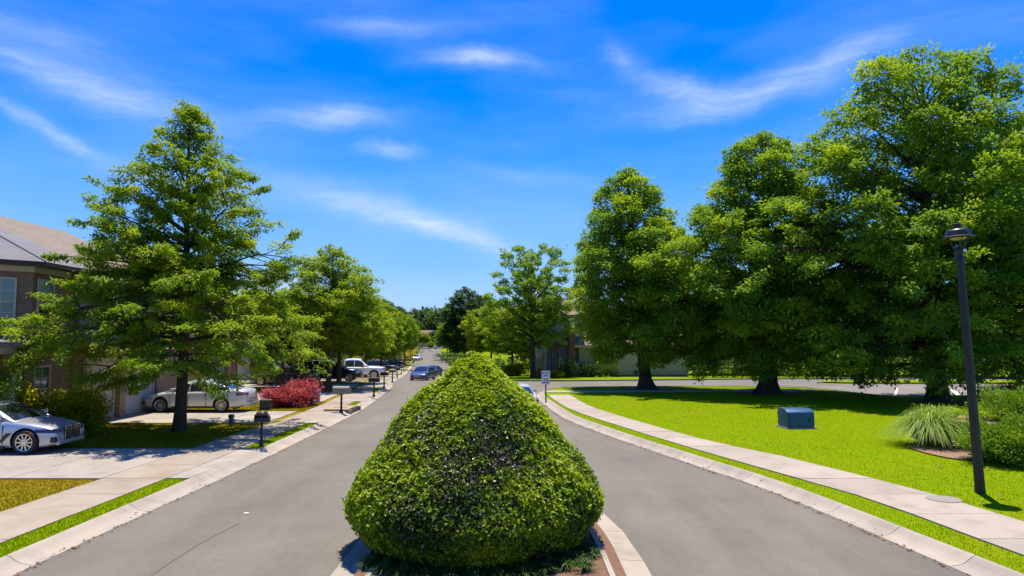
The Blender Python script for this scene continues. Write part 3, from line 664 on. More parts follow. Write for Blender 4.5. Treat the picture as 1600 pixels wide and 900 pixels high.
# second left tree and its neighbour in the row by the parked cars
mid = tree_meshes(52, 9.0, 2.7, [(2.5, 2.0), (3.3, 3.2), (4.4, 3.6), (5.5, 3.1), (7, 2.0), (8.2, 1.1), (9.0, .15)], .17, 70, 46000, .17, up0=0, up1=58, droop=.18, spread=.26, lumps=.17)
roundt = tree_meshes(61, 9.5, 3.1, [(2.9, 2.2), (3.8, 3.7), (5.2, 4.2), (6.8, 3.8), (8.3, 2.6), (9.5, .6)], .2, 62, 34000, .27, up0=10, up1=64, droop=.1, spread=.34, lumps=.2)
tallt = tree_meshes(67, 12.5, 2.9, [(2.6, 2.2), (4, 3.6), (6, 4.0), (8.5, 3.5), (10.8, 2.3), (12.5, .3)], .24, 70, 34000, .32, up0=8, up1=64, droop=.1, spread=.4, lumps=.2)
opent = tree_meshes(73, 13.6, 3.6, [(3.2, 2.6), (4.5, 4.2), (7, 4.7), (9, 4.5), (11, 3.7), (12.6, 2.6), (13.6, .9)], .30, 52, 40000, .26, up0=28, up1=70, droop=.03, spread=.38, sec=.75, lumps=.25, flare=1.2, wid=.42)
b = gp(512, 608, .11); plant_tree('oak_tree', b, mid, M_BARK2, M_OAK, 'young bright green oak whose thin trunk stands in front of the black parked car', rz=.4)
b = gp(529, 600, .11); plant_tree('shade_tree', b, roundt, M_BARK2, M_OAK, 'shade tree with a reddish thin trunk, just beyond the young oak', rz=1.4, s=.8, sz=.72)
b = gp(441, 607, .11); plant_tree('shade_tree', b, roundt, M_BARK2, M_LIGHTLEAF, 'yellow-green tree on thin brown stems behind the red maple shrub', rz=2.4, s=.62, sz=.66)
# main open-crowned tree across the side street, and its neighbours
b = gp(833, 591, .1); b = at(833, 591, 68); b.z = hf(68)+.1
plant_tree('shade_tree', b, opent, M_BARK, M_OAK2, 'open-crowned tree with sky showing through, between the 25 sign and the grey house', rz=.3, s=.98)
def put(name, px, Y, meshes, leafm, top, halfw, H0, r0, label, rz, group=None, barkm=None):
    p = at(px, 528, Y); z0 = hf(Y)+.08; tz = at(px, top, Y).z - z0
    s = (halfw*Y/1067)/r0
    return plant_tree(name, (p.x, Y, z0), meshes, barkm or M_BARK, leafm, label, 'tree', group, rz, s, tz/H0)
put('shade_tree', 800, 78, roundt, M_LIGHTLEAF, 478, 46, 9.5, 4.2, 'low yellow-green tree on the left of the open-crowned tree', .9)
put('shade_tree', 768, 88, roundt, M_LIGHTLEAF, 476, 40, 9.5, 4.2, 'yellow-green tree just behind the tip of the clipped hedge mound', 3.9)
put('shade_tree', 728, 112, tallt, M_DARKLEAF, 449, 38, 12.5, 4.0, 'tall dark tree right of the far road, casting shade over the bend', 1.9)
put('shade_tree', 752, 128, tallt, M_OAK2, 462, 34, 12.5, 4.0, 'mid green tree directly behind the tall dark tree by the road', 4.4)
put('shade_tree', 699, 165, roundt, M_OAK2, 503, 20, 9.5, 4.2, 'small round tree at the right kerb of the far road', 2.0)
put('shade_tree', 711, 190, tallt, M_FARLEAF, 484, 24, 12.5, 4.0, 'tall tree beyond the small round tree at the right kerb', 2.8)
put('shade_tree', 900, 92, roundt, M_LIGHTLEAF, 470, 36, 9.5, 4.2, 'light green tree showing between the open-crowned tree and the narrow oak', .2)
# row down the left side of the street
row = [(478, 52, roundt, M_LIGHTLEAF, 470, 70, 9.5, 4.2, 'bright tree crown filling the gap between the cone-shaped oak and the young oak'),
       (572, 72, roundt, M_OAK, 462, 42, 9.5, 4.2, 'green tree over the white pickup'),
       (596, 86, tallt, M_OAK2, 470, 32, 12.5, 4.0, 'darker tree over the navy parked car'),
       (548, 100, tallt, M_DARKLEAF, 455, 40, 12.5, 4.0, 'dark tall tree behind the tree over the white pickup'),
       (618, 108, roundt, M_OAK, 485, 26, 9.5, 4.2, 'rounded tree left of the far mailboxes'),
       (600, 128, tallt, M_DARKLEAF, 468, 34, 12.5, 4.0, 'tall dark evergreen rising above the row of street trees'),
       (633, 135, roundt, M_OAK2, 491, 20, 9.5, 4.2, 'street tree above the small white car on the road'),
       (625, 165, tallt, M_FARLEAF, 480, 26, 12.5, 4.0, 'tall tree behind the street tree above the small white car'),
       (642, 178, roundt, M_OAK, 502, 14, 9.5, 4.2, 'last small tree at the left kerb before the road turns'),
       (660, 245, roundt, M_LIGHTLEAF, 519, 12, 9.5, 4.2, 'rounded yellow-green tree in front of the brown far roof'),
       (678, 250, roundt, M_FARLEAF, 517, 12, 9.5, 4.2, 'rounded tree right of the brown far roof'),
       (673, 222, roundt, M_LIGHTLEAF, 533, 5, 9.5, 4.2, 'very small round tree at the end of the road')]
for k, (px, Y, me, lm, top, hw, H0, r0, lab) in enumerate(row): put('shade_tree', px, Y, me, lm, top, hw, H0, r0, lab, k*1.7)
put('shade_tree', 395, 62, tallt, M_OAK, 450, 75, 12.5, 4.0, 'tall tree behind the house row, beyond the cone-shaped oak', .5)
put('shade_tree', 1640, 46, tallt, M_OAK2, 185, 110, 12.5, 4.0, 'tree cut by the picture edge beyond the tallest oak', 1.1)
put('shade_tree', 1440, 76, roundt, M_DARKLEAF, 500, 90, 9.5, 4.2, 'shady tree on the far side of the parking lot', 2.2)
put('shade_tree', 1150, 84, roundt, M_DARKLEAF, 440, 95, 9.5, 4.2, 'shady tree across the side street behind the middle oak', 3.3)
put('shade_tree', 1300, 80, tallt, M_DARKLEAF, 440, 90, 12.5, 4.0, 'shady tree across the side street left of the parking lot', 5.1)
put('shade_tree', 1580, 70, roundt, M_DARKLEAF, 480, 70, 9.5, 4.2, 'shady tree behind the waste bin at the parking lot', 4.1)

def woods(name, seed, spots, leafm, label):       # a far wood that reads as one mass
    rng = np.random.default_rng(seed); VV, FF, TT = [], [], []; n0 = 0
    for x, y, H, r in spots:
        n = 950; th = rng.uniform(0, 2*PI, n); ph = np.arccos(rng.uniform(-1, 1, n)); q = rng.uniform(.62, 1.0, n)
        d = np.c_[np.cos(th)*np.sin(ph), np.sin(th)*np.sin(ph), np.cos(ph)]
        bump_ = 1+.22*np.sin(d[:, 0]*5+x)*np.sin(d[:, 2]*6+y)+.12*np.sin(d[:, 1]*9+x*2)
        C = np.c_[x+d[:, 0]*r*q*bump_, y+d[:, 1]*r*q*bump_, hf(y)+H*.55+d[:, 2]*H*.45*q*bump_]
        A = unit(rng.normal(0, 1, (n, 3))); U = unit(d*.6+rng.normal(0, .5, (n, 3))+np.array([0, 0, .6]))
        V, F = leaf_cloud(C, A, U, rng.uniform(.7, 1.5, n)*1.25, rng, .6)
        VV.append(V); FF.append(F+n0); n0 += len(V); TT.append(np.repeat(np.clip(rng.normal(rng.uniform(.25, .6), .18, n), 0, 1), 2))
    o = link(name, np_mesh(name, np.vstack(VV), np.vstack(FF), np.concatenate(TT)), leafm)
    return tag(o, label, 'woods', kind='stuff')
rw = random.Random(8); sp = []
for k in range(64):
    px = 470+k*6.2+rw.uniform(-3, 3) if k < 52 else rw.uniform(640, 720); Y = rw.uniform(270, 330)
    p = at(px, 528, Y); tz = at(px, 484+rw.uniform(-5, 7), Y).z-hf(Y); sp.append((p.x, Y, tz, rw.uniform(4, 6.5)))
woods('woodland', 5, sp, M_FARLEAF, 'far wood closing off the end of the street under the sky')
sp = []
for k in range(46):
    px = 820+k*19+rw.uniform(-8, 8); Y = rw.uniform(115, 150); p = at(px, 528, Y)
    sp.append((p.x, Y, at(px, rw.uniform(465, 490), Y).z-hf(Y), rw.uniform(3.5, 5.5)))
for k in range(30):
    px = -60+k*20+rw.uniform(-8, 8); Y = rw.uniform(120, 150); p = at(px, 528, Y)
    sp.append((p.x, Y, at(px, rw.uniform(468, 490), Y).z-hf(Y), rw.uniform(3.5, 5.5)))
woods('woodland', 6, sp, M_FARLEAF, 'belt of trees behind the houses on both sides of the street')

# ------------------------------------------------------------------ clipped shrub on the median
SHC = at(741, 800, 10.9); SHC = Vector((SHC.x, 10.9, .11))
SHP = [(.0, 1.42), (.12, 1.62), (.28, 1.80), (.44, 1.89), (.62, 1.92), (.85, 1.83), (1.1, 1.67), (1.4, 1.43), (1.7, 1.23), (1.95, 1.04), (2.2, .77), (2.4, .51), (2.55, .34), (2.68, .18), (2.77, .02)]
def shrub():
    rng = np.random.default_rng(77); root = empty('clipped_shrub', SHC, 0, 'big bell-shaped clipped green hedge mound on the median in the middle of the road', 'shrub')
    zs = np.array([p[0] for p in SHP]); rs_ = np.array([p[1] for p in SHP])
    zz = np.linspace(zs[0], zs[-1], 400); rr = np.interp(zz, zs, rs_); dl = np.hypot(np.gradient(zz), np.gradient(rr)); w = dl*(rr+.05); cdf = np.cumsum(w)/w.sum()
    n = 23000                                                   # sprigs, each of five leaves
    z = np.interp(rng.uniform(0, 1, n), cdf, zz); a = rng.uniform(0, 2*PI, n); r = np.interp(z, zz, rr)
    sl_ = np.interp(z, zz, np.gradient(rr, zz)); nr = unit(np.c_[np.cos(a), np.sin(a), -sl_])
    lump = .03*np.sin(3*a+z*2.1)+.018*np.sin(7*a-z*4.4)+.015*np.sin(11*a+z*7)
    P = np.c_[r*np.cos(a), r*np.sin(a), z] + nr*(lump+rng.normal(-.02, .026, n))[:, None]
    # patches of fresh growth among older leaves
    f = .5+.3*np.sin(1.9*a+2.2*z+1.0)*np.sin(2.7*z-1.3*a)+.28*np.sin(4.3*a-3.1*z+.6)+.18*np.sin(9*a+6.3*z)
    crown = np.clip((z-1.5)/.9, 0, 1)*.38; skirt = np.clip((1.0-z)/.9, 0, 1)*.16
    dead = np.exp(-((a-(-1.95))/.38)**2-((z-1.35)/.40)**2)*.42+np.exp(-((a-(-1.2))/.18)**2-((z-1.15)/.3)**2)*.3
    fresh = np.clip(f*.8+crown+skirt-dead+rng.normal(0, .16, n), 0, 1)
    per = 5; k = np.tile(np.arange(per), n); az_ = k*2*PI/per+np.repeat(rng.uniform(0, 6, n), per)
    N_ = np.repeat(nr, per, 0); t1 = unit(np.cross(N_, rng.normal(0, 1, (n*per, 3)))); 
    A = unit(N_*rng.uniform(.15, .9, (n*per, 1))+unit(np.repeat(unit(np.cross(nr, np.array([0.3, .2, 1.]))), per, 0)*np.cos(az_)[:, None]+np.repeat(unit(np.cross(nr, np.cross(nr, np.array([0.3, .2, 1.])))), per, 0)*np.sin(az_)[:, None])*1.0+np.array([0, 0, .1]))
    U = unit(N_*.7+rng.normal(0, .5, (n*per, 3))+np.array([0, 0, .8]))
    fr = np.repeat(fresh, per)
    C = np.repeat(P, per, 0)+N_*(fr*.03)[:, None]+rng.normal(0, .012, (n*per, 3))
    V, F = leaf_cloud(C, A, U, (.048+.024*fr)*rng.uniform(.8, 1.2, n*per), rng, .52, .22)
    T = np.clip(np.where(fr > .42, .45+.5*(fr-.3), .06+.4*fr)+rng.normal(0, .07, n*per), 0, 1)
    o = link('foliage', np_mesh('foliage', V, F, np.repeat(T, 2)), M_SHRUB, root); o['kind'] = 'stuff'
    # older dark leaves deeper inside, and dull pinkish spent tips
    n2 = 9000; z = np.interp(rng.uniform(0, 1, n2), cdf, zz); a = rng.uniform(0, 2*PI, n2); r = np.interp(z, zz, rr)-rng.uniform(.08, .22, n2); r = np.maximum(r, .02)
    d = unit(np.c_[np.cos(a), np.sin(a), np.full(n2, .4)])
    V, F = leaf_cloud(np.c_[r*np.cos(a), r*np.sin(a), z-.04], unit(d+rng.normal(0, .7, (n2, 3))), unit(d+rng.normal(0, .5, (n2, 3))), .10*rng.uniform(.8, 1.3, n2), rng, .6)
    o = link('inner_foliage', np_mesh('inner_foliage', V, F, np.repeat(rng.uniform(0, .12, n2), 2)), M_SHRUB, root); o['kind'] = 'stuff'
    n3 = 5200; dz = rng.uniform(0, 1, n3); a = np.where(dz < .55, rng.normal(-1.95, .4, n3), np.where(dz < .75, rng.normal(-1.2, .2, n3), rng.uniform(-PI, 0, n3)))
    z = np.where(dz < .55, rng.normal(1.5, .42, n3), np.where(dz < .75, rng.normal(1.2, .35, n3), rng.uniform(.5, 2.4, n3))); z = np.clip(z, .4, 2.7)
    r = np.interp(z, zz, rr); sl_ = np.interp(z, zz, np.gradient(rr, zz)); nr = unit(np.c_[np.cos(a), np.sin(a), -sl_])
    P = np.c_[r*np.cos(a), r*np.sin(a), z]+nr*(.03*np.sin(3*a+z*2.1)+.018*np.sin(7*a-z*4.4)+.015*np.sin(11*a+z*7)+rng.normal(.0, .02, n3))[:, None]
    V, F = leaf_cloud(P, unit(nr*.3+rng.normal(0, .7, (n3, 3))), unit(nr+rng.normal(0, .4, (n3, 3))+np.array([0, 0, .6])), .052*rng.uniform(.7, 1.2, n3), rng, .6)
    o = link('spent_tips', np_mesh('spent_tips', V, F, np.repeat(rng.uniform(0, 1, n3), 2)), leaf_mat('spent_leaf', (.05, .05, .025), (.17, .125, .085), (.34, .27, .22), .2, .35, .7), root); o['kind'] = 'stuff'
    # brown stems and dead skirt under the canopy
    mb = MB(); rg = random.Random(4)
    for i in range(90):
        a = rg.uniform(0, 2*PI); q = rg.uniform(.1, .8); r1 = rg.uniform(1.1, 1.75)
        mb.tube([(q*math.cos(a), q*math.sin(a), 0), ((q+r1)/2*math.cos(a+.1), (q+r1)/2*math.sin(a+.1), .22), (r1*math.cos(a+.15), r1*math.sin(a+.15), rg.uniform(.3, .6))], [.022, .014, .005], 5)
    mb.build('stem', M_BARK2, root)
    n4 = 5200; a = rng.uniform(0, 2*PI, n4); r = rng.uniform(1.25, 1.74, n4); z = rng.uniform(.06, .34, n4)
    V, F = leaf_cloud(np.c_[r*np.cos(a), r*np.sin(a), z], unit(rng.normal(0, 1, (n4, 3))), unit(rng.normal(0, 1, (n4, 3))), .065*rng.uniform(.7, 1.3, n4), rng, .5)
    o = link('dry_skirt', np_mesh('dry_skirt', V, F, np.repeat(rng.uniform(0, .8, n4), 2)), M_DRYTWIG, root); o['kind'] = 'stuff'
shrub()
def tuft(n, rad, hgt, L, seed, wid=.035, arch=.9, segs=4, zb=0):
    """arching strap leaves from one crown"""
    rng = np.random.default_rng(seed); V = []; F = []; T = []
    for i in range(n):
        a = rng.uniform(0, 2*PI); q = rad*.22*math.sqrt(rng.uniform(0, 1)); out = rng.uniform(.15, 1)*rad; H = hgt*rng.uniform(.65, 1.05)*(1-.25*(out/rad)**2)
        b = len(V); s0 = np.array([q*math.cos(a), q*math.sin(a), zb]); perp = np.array([-math.sin(a), math.cos(a), 0]); a2 = a+rng.uniform(-.4, .4)
        t0 = rng.uniform(.1, .9)
        for k in range(segs+1):
            s = k/segs; w = wid*(1-s**2)*.5+.001
            c = s0+np.array([math.cos(a2)*out*s**1.3, math.sin(a2)*out*s**1.3, H*(1.9*s-arch*s*s)/(1.9-arch) if False else H*(2*s-(1+.2+.62*arch*out/rad)*s*s)])
            V += [c-perp*w, c+perp*w]
            if k: F.append((b+2*k-2, b+2*k-1, b+2*k+1, b+2*k)); T.append(min(1, t0*.6+.4*s))
    return np_mesh('blades', V, F, T)
# low dark border grass at the foot of the clipped shrub
me = [tuft(80, .24, .20, 0, 90+i, .013) for i in range(3)]
k = 0
for i in range(44):
    a = -2.75+i*.054; q = 1.66+.16*(i % 3); x, y = SHC.x+q*math.cos(a), SHC.y+q*math.sin(a)
    if not -2.0 < x < 1.3: continue
    o = link('border_grass', me[i % 3], M_DARKLEAF, None, (x, y, .11)); o.rotation_euler.z = i*1.3
    tag(o, 'small dark grassy tuft under the front edge of the clipped hedge mound', 'plant', 'border grass tufts round the clipped shrub')
for i, (px, py) in enumerate(((893, 878), (915, 892))):
    p = gp(px, py, .12); o = link('border_grass', me[i], M_BUSH, None, p)
    tag(o, ['yellow-green weedy tuft on bare soil, the farther one right of the hedge mound', 'yellow-green weedy tuft on bare soil, the nearer one right of the hedge mound'][i], 'plant')

def leafy(name, loc, dims, n, ll, mat, label, seed, cat='bush', group=None, clump=.2, stems=6, lowcut=0.0, rz=0.0, spiky=0.0):
    """loose or clipped bush: leaf sprays filling an ellipsoid, on visible stems"""
    rng = np.random.default_rng(seed); root = empty(name, loc, rz, label, cat, group)
    rx_, ry_, H = dims; ns = n//9
    d = unit(rng.normal(0, 1, (ns, 3))); q = rng.uniform(0, 1, ns)**.3; q *= 1+clump*(np.sin(d[:, 0]*5+seed)*np.sin(d[:, 1]*4+seed*2)+.6*np.sin(d[:, 2]*7+d[:, 0]*6))
    P = np.c_[d[:, 0]*rx_*q, d[:, 1]*ry_*q, H*.5+d[:, 2]*H*.5*q]; P[:, 2] = np.maximum(P[:, 2], lowcut+rng.uniform(.02, .15, ns)*H)
    C = np.repeat(P, 9, 0)+rng.normal(0, ll*.75, (ns*9, 3))
    D = unit(np.repeat(d, 9, 0)+rng.normal(0, .7, (ns*9, 3))+np.array([0, 0, .25+spiky])); U = unit(rng.normal(0, .6, (ns*9, 3))+np.array([0, 0, 1.]))
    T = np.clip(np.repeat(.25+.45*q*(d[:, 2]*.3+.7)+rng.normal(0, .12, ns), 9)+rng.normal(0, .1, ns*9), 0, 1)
    V, F = leaf_cloud(C, D, U, ll*rng.uniform(.7, 1.3, ns*9), rng, .5-.3*spiky)
    o = link('foliage', np_mesh('foliage', V, F, np.repeat(T, 2)), mat, root); o['kind'] = 'stuff'
    mb = MB(); rg = random.Random(seed)
    for i in range(stems):
        a = rg.uniform(0, 6.28); mb.tube([(.06*math.cos(a), .06*math.sin(a), -.03), (rx_*.25*math.cos(a), ry_*.25*math.sin(a), H*.3), (rx_*.6*math.cos(a+.2), ry_*.6*math.sin(a+.2), H*.7)], [.02, .013, .005], 5)
    mb.build('stem', M_BARK2, root)
    return root
leafy('hedge_bush', (-15.6, 21.3, .11), (1.2, .75, 1.55), 12000, .10, M_BUSH, 'yellow-green loose bush beside the porch, directly behind the silver coupe bonnet', 3)
leafy('hedge_bush', (-13.9, 21.9, .11), (1.05, .75, 1.4), 10000, .10, M_BUSH, 'yellow-green loose bush at the corner of the garage, next to the lawn', 4)
b = gp(444, 637, .11); leafy('red_maple', (b.x-.1, b.y+.5, .09), (.98, .8, .80), 9000, .10, M_MAPLE, 'low crimson Japanese maple shrub on the lawn by the second driveway', 5, clump=.35)
leafy('red_maple', (b.x+.35, b.y+1.2, .09), (.75, .6, 1.08), 5000, .10, M_MAPLE, 'taller crimson maple shrub just behind the low crimson one', 6, clump=.35)
for i, (px, py, rr, hh, lab) in enumerate(((1606, 722, .95, 1.0, 'low spreading juniper in front of the stone wall, nearest the lamp post'), (1632, 655, 1.35, 1.6, 'tall feathery juniper behind the low spreading one at the wall'))):
    p = gp(px, py+ (8 if i == 0 else 40), .12); leafy('juniper_bush', (p.x, p.y+.5, .11), (rr, rr*.8, hh), 15000, .10, M_JUNI, lab, 20+i, clump=.3, spiky=.45)
p = gp(1572, 722, .12)                                     # bare patch of twigs in the juniper
mb = MB(); rg = random.Random(9)
for i in range(70):
    a = rg.uniform(2.4, 6.0); q = Vector((rg.uniform(-.25, .35), rg.uniform(-.2, .2), .05)); e = q+Vector((math.cos(a)*.35, math.sin(a)*.3, rg.uniform(.05, .5)))
    mb.tube([q, (q+e)/2+Vector((0, 0, .08)), e], [.009, .006, .002], 4)
o = mb.build('dead_branch', M_DRYTWIG, None, (p.x+.1, p.y-.12, .12)); tag(o, 'tangle of bare brown dead twigs at the foot of the low juniper', 'dead branches')
FG = gp(1468, 699, .13)
r = empty('fountain_grass', (FG.x, FG.y+.35, .11), 0, 'large pale green fountain grass clump in the mulch bed left of the lamp post', 'ornamental grass')
o = link('blades', tuft(1500, 1.4, 1.5, 0, 41, .024, 1.0, 5), M_FOUNT, r); o['kind'] = 'stuff'
o = link('dry_base', tuft(260, .5, .42, 0, 42, .015), M_DRYTWIG, r); o['kind'] = 'stuff'
lil = [tuft(130, .55, .48, 0, 50+i, .03, 1.0, 4) for i in range(3)]
spots = [(12.9, 20.4), (13.6, 20.2), (14.3, 20.3), (15.0, 20.2), (13.4, 21.1), (14.2, 21.2), (15.0, 21.2), (15.8, 20.6), (15.9, 21.6)]
for i, (x, y) in enumerate(spots):
    o = link('lily_plant', lil[i % 3], M_LILY, None, (x+.1, y, .80)); o.rotation_euler.z = i*2.1
    tag(o, 'arching green daylily clump in the raised bed behind the stone wall', 'plant', 'daylilies in the raised bed')
p = gp(1583, 622, .1); leafy('barberry_bush', (p.x+.6, p.y, hf(p.y)+.1), (1.5, .8, .75), 4500, .09, leaf_mat('barberry_leaf', (.02, .008, .014), (.06, .015, .03), (.12, .03, .05), .3), 'dark purple low shrub beside the waste bin at the parking lot', 31)
# ------------------------------------------------------------------ buildings
def window(parent, p, nrm, w, hgt, pane=M_WIN, frame=M_TRIM, cols=2, rows=4, blind=True):
    """double-hung window: frame > pane, muntin; p = centre on the wall face, nrm = outward plan direction"""
    n = Vector((nrm[0], nrm[1], 0)).normalized(); u = Vector((-n.y, n.x, 0)); Mx = Matrix((( u.x, n.x, 0, p[0]), (u.y, n.y, 0, p[1]), (0, 0, 1, p[2]), (0, 0, 0, 1)))
    f = MB(); t = .07
    for x0, x1, z0, z1 in ((-w/2-t, -w/2, -hgt/2-t, hgt/2+t), (w/2, w/2+t, -hgt/2-t, hgt/2+t), (-w/2, w/2, hgt/2, hgt/2+t), (-w/2, w/2, -hgt/2-t, -hgt/2), (-w/2, w/2, -.025, .025)):
        f.box(x0, x1, -.03, .055 if z1-z0 > .06 else .04, z0, z1, 0, Mx)
    fr = f.build('window', frame, parent)
    up = MB().box(-w/2, w/2, -.025, .012, .025, hgt/2, 0, Mx).build('pane', M_WINB if blind else pane, fr)
    lo = MB().box(-w/2, w/2, -.025, .006, -hgt/2, -.025, 0, Mx).build('pane', pane, fr)
    for k in range(1, cols):
        x = -w/2+w*k/cols; MB().box(x-.012, x+.012, .0, .026, -hgt/2, hgt/2, 0, Mx).build('muntin', frame, fr)
    for k in range(1, rows):
        z = -hgt/2+hgt*k/rows
        if abs(z) > .05: MB().box(-w/2, w/2, .0, .023, z-.012, z+.012, 0, Mx).build('muntin', frame, fr)
    return fr
def garage_door(parent, x, y0, y1, z0, z1):
    d = MB().box(x-.1, x-.03, y0, y1, z0, z1).build('garage_door', M_GDOOR, parent)
    rows = 4; hh = (z1-z0)/rows; cols = max(2, int((y1-y0)/.6)); ww = (y1-y0)/cols
    pan = MB().box(-.012, .012, -ww/2+.06, ww/2-.06, -hh/2+.05, hh/2-.05).mesh('door_panel', bevel=.008)
    for i in range(rows):
        for j in range(cols): link('door_panel', pan, M_GDOOR, d, (x-.026, y0+ww*(j+.5), z0+hh*(i+.5)))
    f = MB().box(x-.05, x+.02, y0-.12, y0, z0, z1+.12).box(x-.05, x+.02, y1, y1+.12, z0, z1+.12).box(x-.05, x+.02, y0, y1, z1, z1+.12)
    f.build('door_frame', M_TRIM, parent)
HL = empty('townhouse', (-15.5, 24.5, .1), 0, 'brick and siding townhouse with brown shingle roof and polygonal brick bay beside the driveways', 'house')
def hl(p): return Vector((p[0]+15.5, p[1]-24.5, p[2]-.1))
def H_(mb, name, mat, parent=HL, **k):
    mb.v = [tuple(hl(v)) for v in mb.v]; return mb.build(name, mat, parent, **k)
# brick bay
bay = [(-19.5, 21.1), (-16.45, 21.1), (-15.5, 22.02), (-15.62, 23.4), (-15.62, 24.44), (-19.5, 24.44)]
H_(MB().prism(bay, .05, 5.32), 'bay_wall', M_BRICKD)
H_(MB().prism([(x*1.0+(.10 if x > -16 else .0), y-.08 if y < 23 else y) for x, y in bay], 5.32, 5.5), 'frieze', M_TRIM)
ev = [(-20, 20.6), (-16.3, 20.6), (-15.0, 21.85), (-15.12, 23.6), (-15.12, 24.46), (-20, 24.46)]
H_(MB().prism(ev, 5.5, 5.64), 'eave', M_DTRIM)
ap = Vector((-18.7, 23.4, 7.25)); ap2 = Vector((-20, 23.4, 7.25)); E = [Vector((x, y, 5.643)) for x, y in ev]
rf = MB()
for a, b2 in ((0, 1), (1, 2), (2, 3)):
    if a == 0: rf.poly([E[0], E[1], ap, ap2], .05)
    else: rf.poly([E[a], E[a+1], ap], .05)
rf.poly([E[3], E[4], Vector((-18.7, 24.46, 7.25)), ap], .05)
H_(rf, 'bay_roof', M_SHG)
for a in (1, 2):
    d = (E[a]-ap); H_(MB().tube([ap+Vector((0, 0, .02)), E[a]+Vector((0, 0, .02))], .022, 6), 'hip_ridge', M_SHG)
d1 = (bay[2][0]-bay[1][0], bay[2][1]-bay[1][1]); n1 = (d1[1], -d1[0]); c1 = ((bay[1][0]+bay[2][0])/2, (bay[1][1]+bay[2][1])/2)
window(HL, hl((c1[0]-.12, c1[1]-.12, 4.35)), n1, .66, 1.4)
d2 = (bay[3][0]-bay[2][0], bay[3][1]-bay[2][1]); n2 = (d2[1], -d2[0]); c2 = ((bay[2][0]+bay[3][0])/2, (bay[2][1]+bay[3][1])/2)
window(HL, hl((c2[0], c2[1], 4.35)), n2, .78, 1.45)
window(HL, hl((c2[0], c2[1], 1.5)), n2, .78, 1.45); window(HL, hl((c1[0], c1[1], 1.5)), n1, .82, 1.45)
# porch
pr = [(-19.5, 18.9), (-15.2, 18.9), (-14.85, 20.9), (-15.2, 21.7), (-16.2, 20.95), (-19.5, 20.95)]
H_(MB().prism(pr, 2.72, 2.92), 'porch_beam', M_TRIM)
po = [(-19.6, 18.6), (-14.95, 18.6), (-14.55, 21.0), (-15.3, 22.1), (-16.4, 21.05), (-19.6, 21.05)]
H_(MB().prism(po, 2.925, lambda x, y: 3.0 + .32*max(0, min(1, (y-18.6)/2.2))*(1 if x < -16 else .35)), 'porch_roof', M_SHG)
for x, y in ((-15.25, 19.1), (-15.15, 20.75)):
    H_(MB().cbox((x, y, 1.4), (.26, .26, 2.62)).cbox((x, y, .25), (.36, .36, .35)), 'porch_post', M_TAUPE)
    H_(MB().cbox((x+.155, y-.03, 1.5), (.045, .07, 2.4)), 'downspout', M_TRIM)
H_(MB().box(-19, -14.8, 18.8, 21.0, .05, .2), 'porch_floor', M_KERB)
# main block with side-gabled roof falling towards the street
H_(MB().prism([(-27.4, 24.5), (-15.5, 24.5), (-15.5, 31.8), (-27.4, 31.8)], .05, 5.32), 'wall', M_GREIGE)
H_(MB().box(-15.5, -15.44, 24.52, 25.05, .05, 3.0).box(-15.5, -15.44, 25.05, 31.78, 2.55, 3.0), 'siding_panel', M_TAN)
H_(MB().box(-17.9, -15.46, 24.40, 24.496, .05, 2.95), 'siding_panel', M_TAN)
gz = lambda x: 5.4+.47*(-15.2-x)
gw = MB().poly([(-27.1, 24.53, 5.3), (-15.5, 24.53, 5.3), (-15.5, 24.53, gz(-15.5)-.12), (-21.3, 24.53, gz(-21.3)-.12), (-27.1, 24.53, 5.4)], -.1)
H_(gw, 'gable_wall', M_GREYSID)
rt = MB().poly([(-15.0, 24.1, gz(-15.0)), (-15.0, 32.2, gz(-15.0)), (-21.3, 32.2, gz(-21.3)), (-21.3, 24.1, gz(-21.3))], .06)
rt.poly([(-21.3, 24.1, gz(-21.3)), (-21.3, 32.2, gz(-21.3)), (-27.6, 32.2, gz(-15.0)), (-27.6, 24.1, gz(-15.0))], .06)
H_(rt, 'roof', M_SHB_Y)
H_(MB().poly([(-15.0, 24.07, gz(-15.0)+.02), (-21.3, 24.07, gz(-21.3)+.02), (-21.3, 24.07, gz(-21.3)-.24), (-15.0, 24.07, gz(-15.0)-.24)], -.05), 'rake_board', M_TAUPE)
H_(MB().box(-15.05, -14.92, 24.1, 32.2, gz(-15)-.2, gz(-15)-.02), 'gutter', M_DTRIM)
# cross gable over the garages
H_(MB().poly([(-18.6, 25.3, 5.0), (-14.6, 25.3, 5.0), (-14.6, 28.2, 6.5), (-18.6, 28.2, 6.5)], .06).poly([(-14.6, 31.1, 5.0), (-18.6, 31.1, 5.0), (-18.6, 28.2, 6.5), (-14.6, 28.2, 6.5)], .06), 'cross_roof', M_SHB_X)
H_(MB().tube([(-18.4, 28.2, 6.53), (-14.6, 28.2, 6.53)], .06, 6), 'ridge_cap', M_DTRIM)
H_(MB().poly([(-14.95, 25.5, 5.0), (-14.95, 30.9, 5.0), (-14.95, 28.2, 6.4)], .12), 'gable_front', M_TAN)
H_(MB().poly([(-14.55, 24.4, 2.72), (-14.55, 31.6, 2.72), (-15.48, 31.6, 3.25), (-15.48, 24.4, 3.25)], .07), 'pent_roof', M_SHB_Y)
for y0, y1 in ((24.75, 26.5), (27.12, 29.4)): garage_door(HL, .14, y0-24.5, y1-24.5, .02, 2.25)
for yy in (26.83,): H_(MB().box(-15.46, -15.16, yy-.2, yy+.2, .05, 2.4).box(-15.48, -15.12, yy-.23, yy+.23, .05, .3), 'brick_pier', M_BRICKT)
for yy in (24.66,): H_(MB().box(-15.46, -15.3, yy-.16, yy+.06, .05, 2.4), 'brick_pier', M_BRICKT)
H_(MB().box(-15.46, -15.25, 29.55, 31.7, .05, 2.5), 'brick_panel', M_BRICKT)
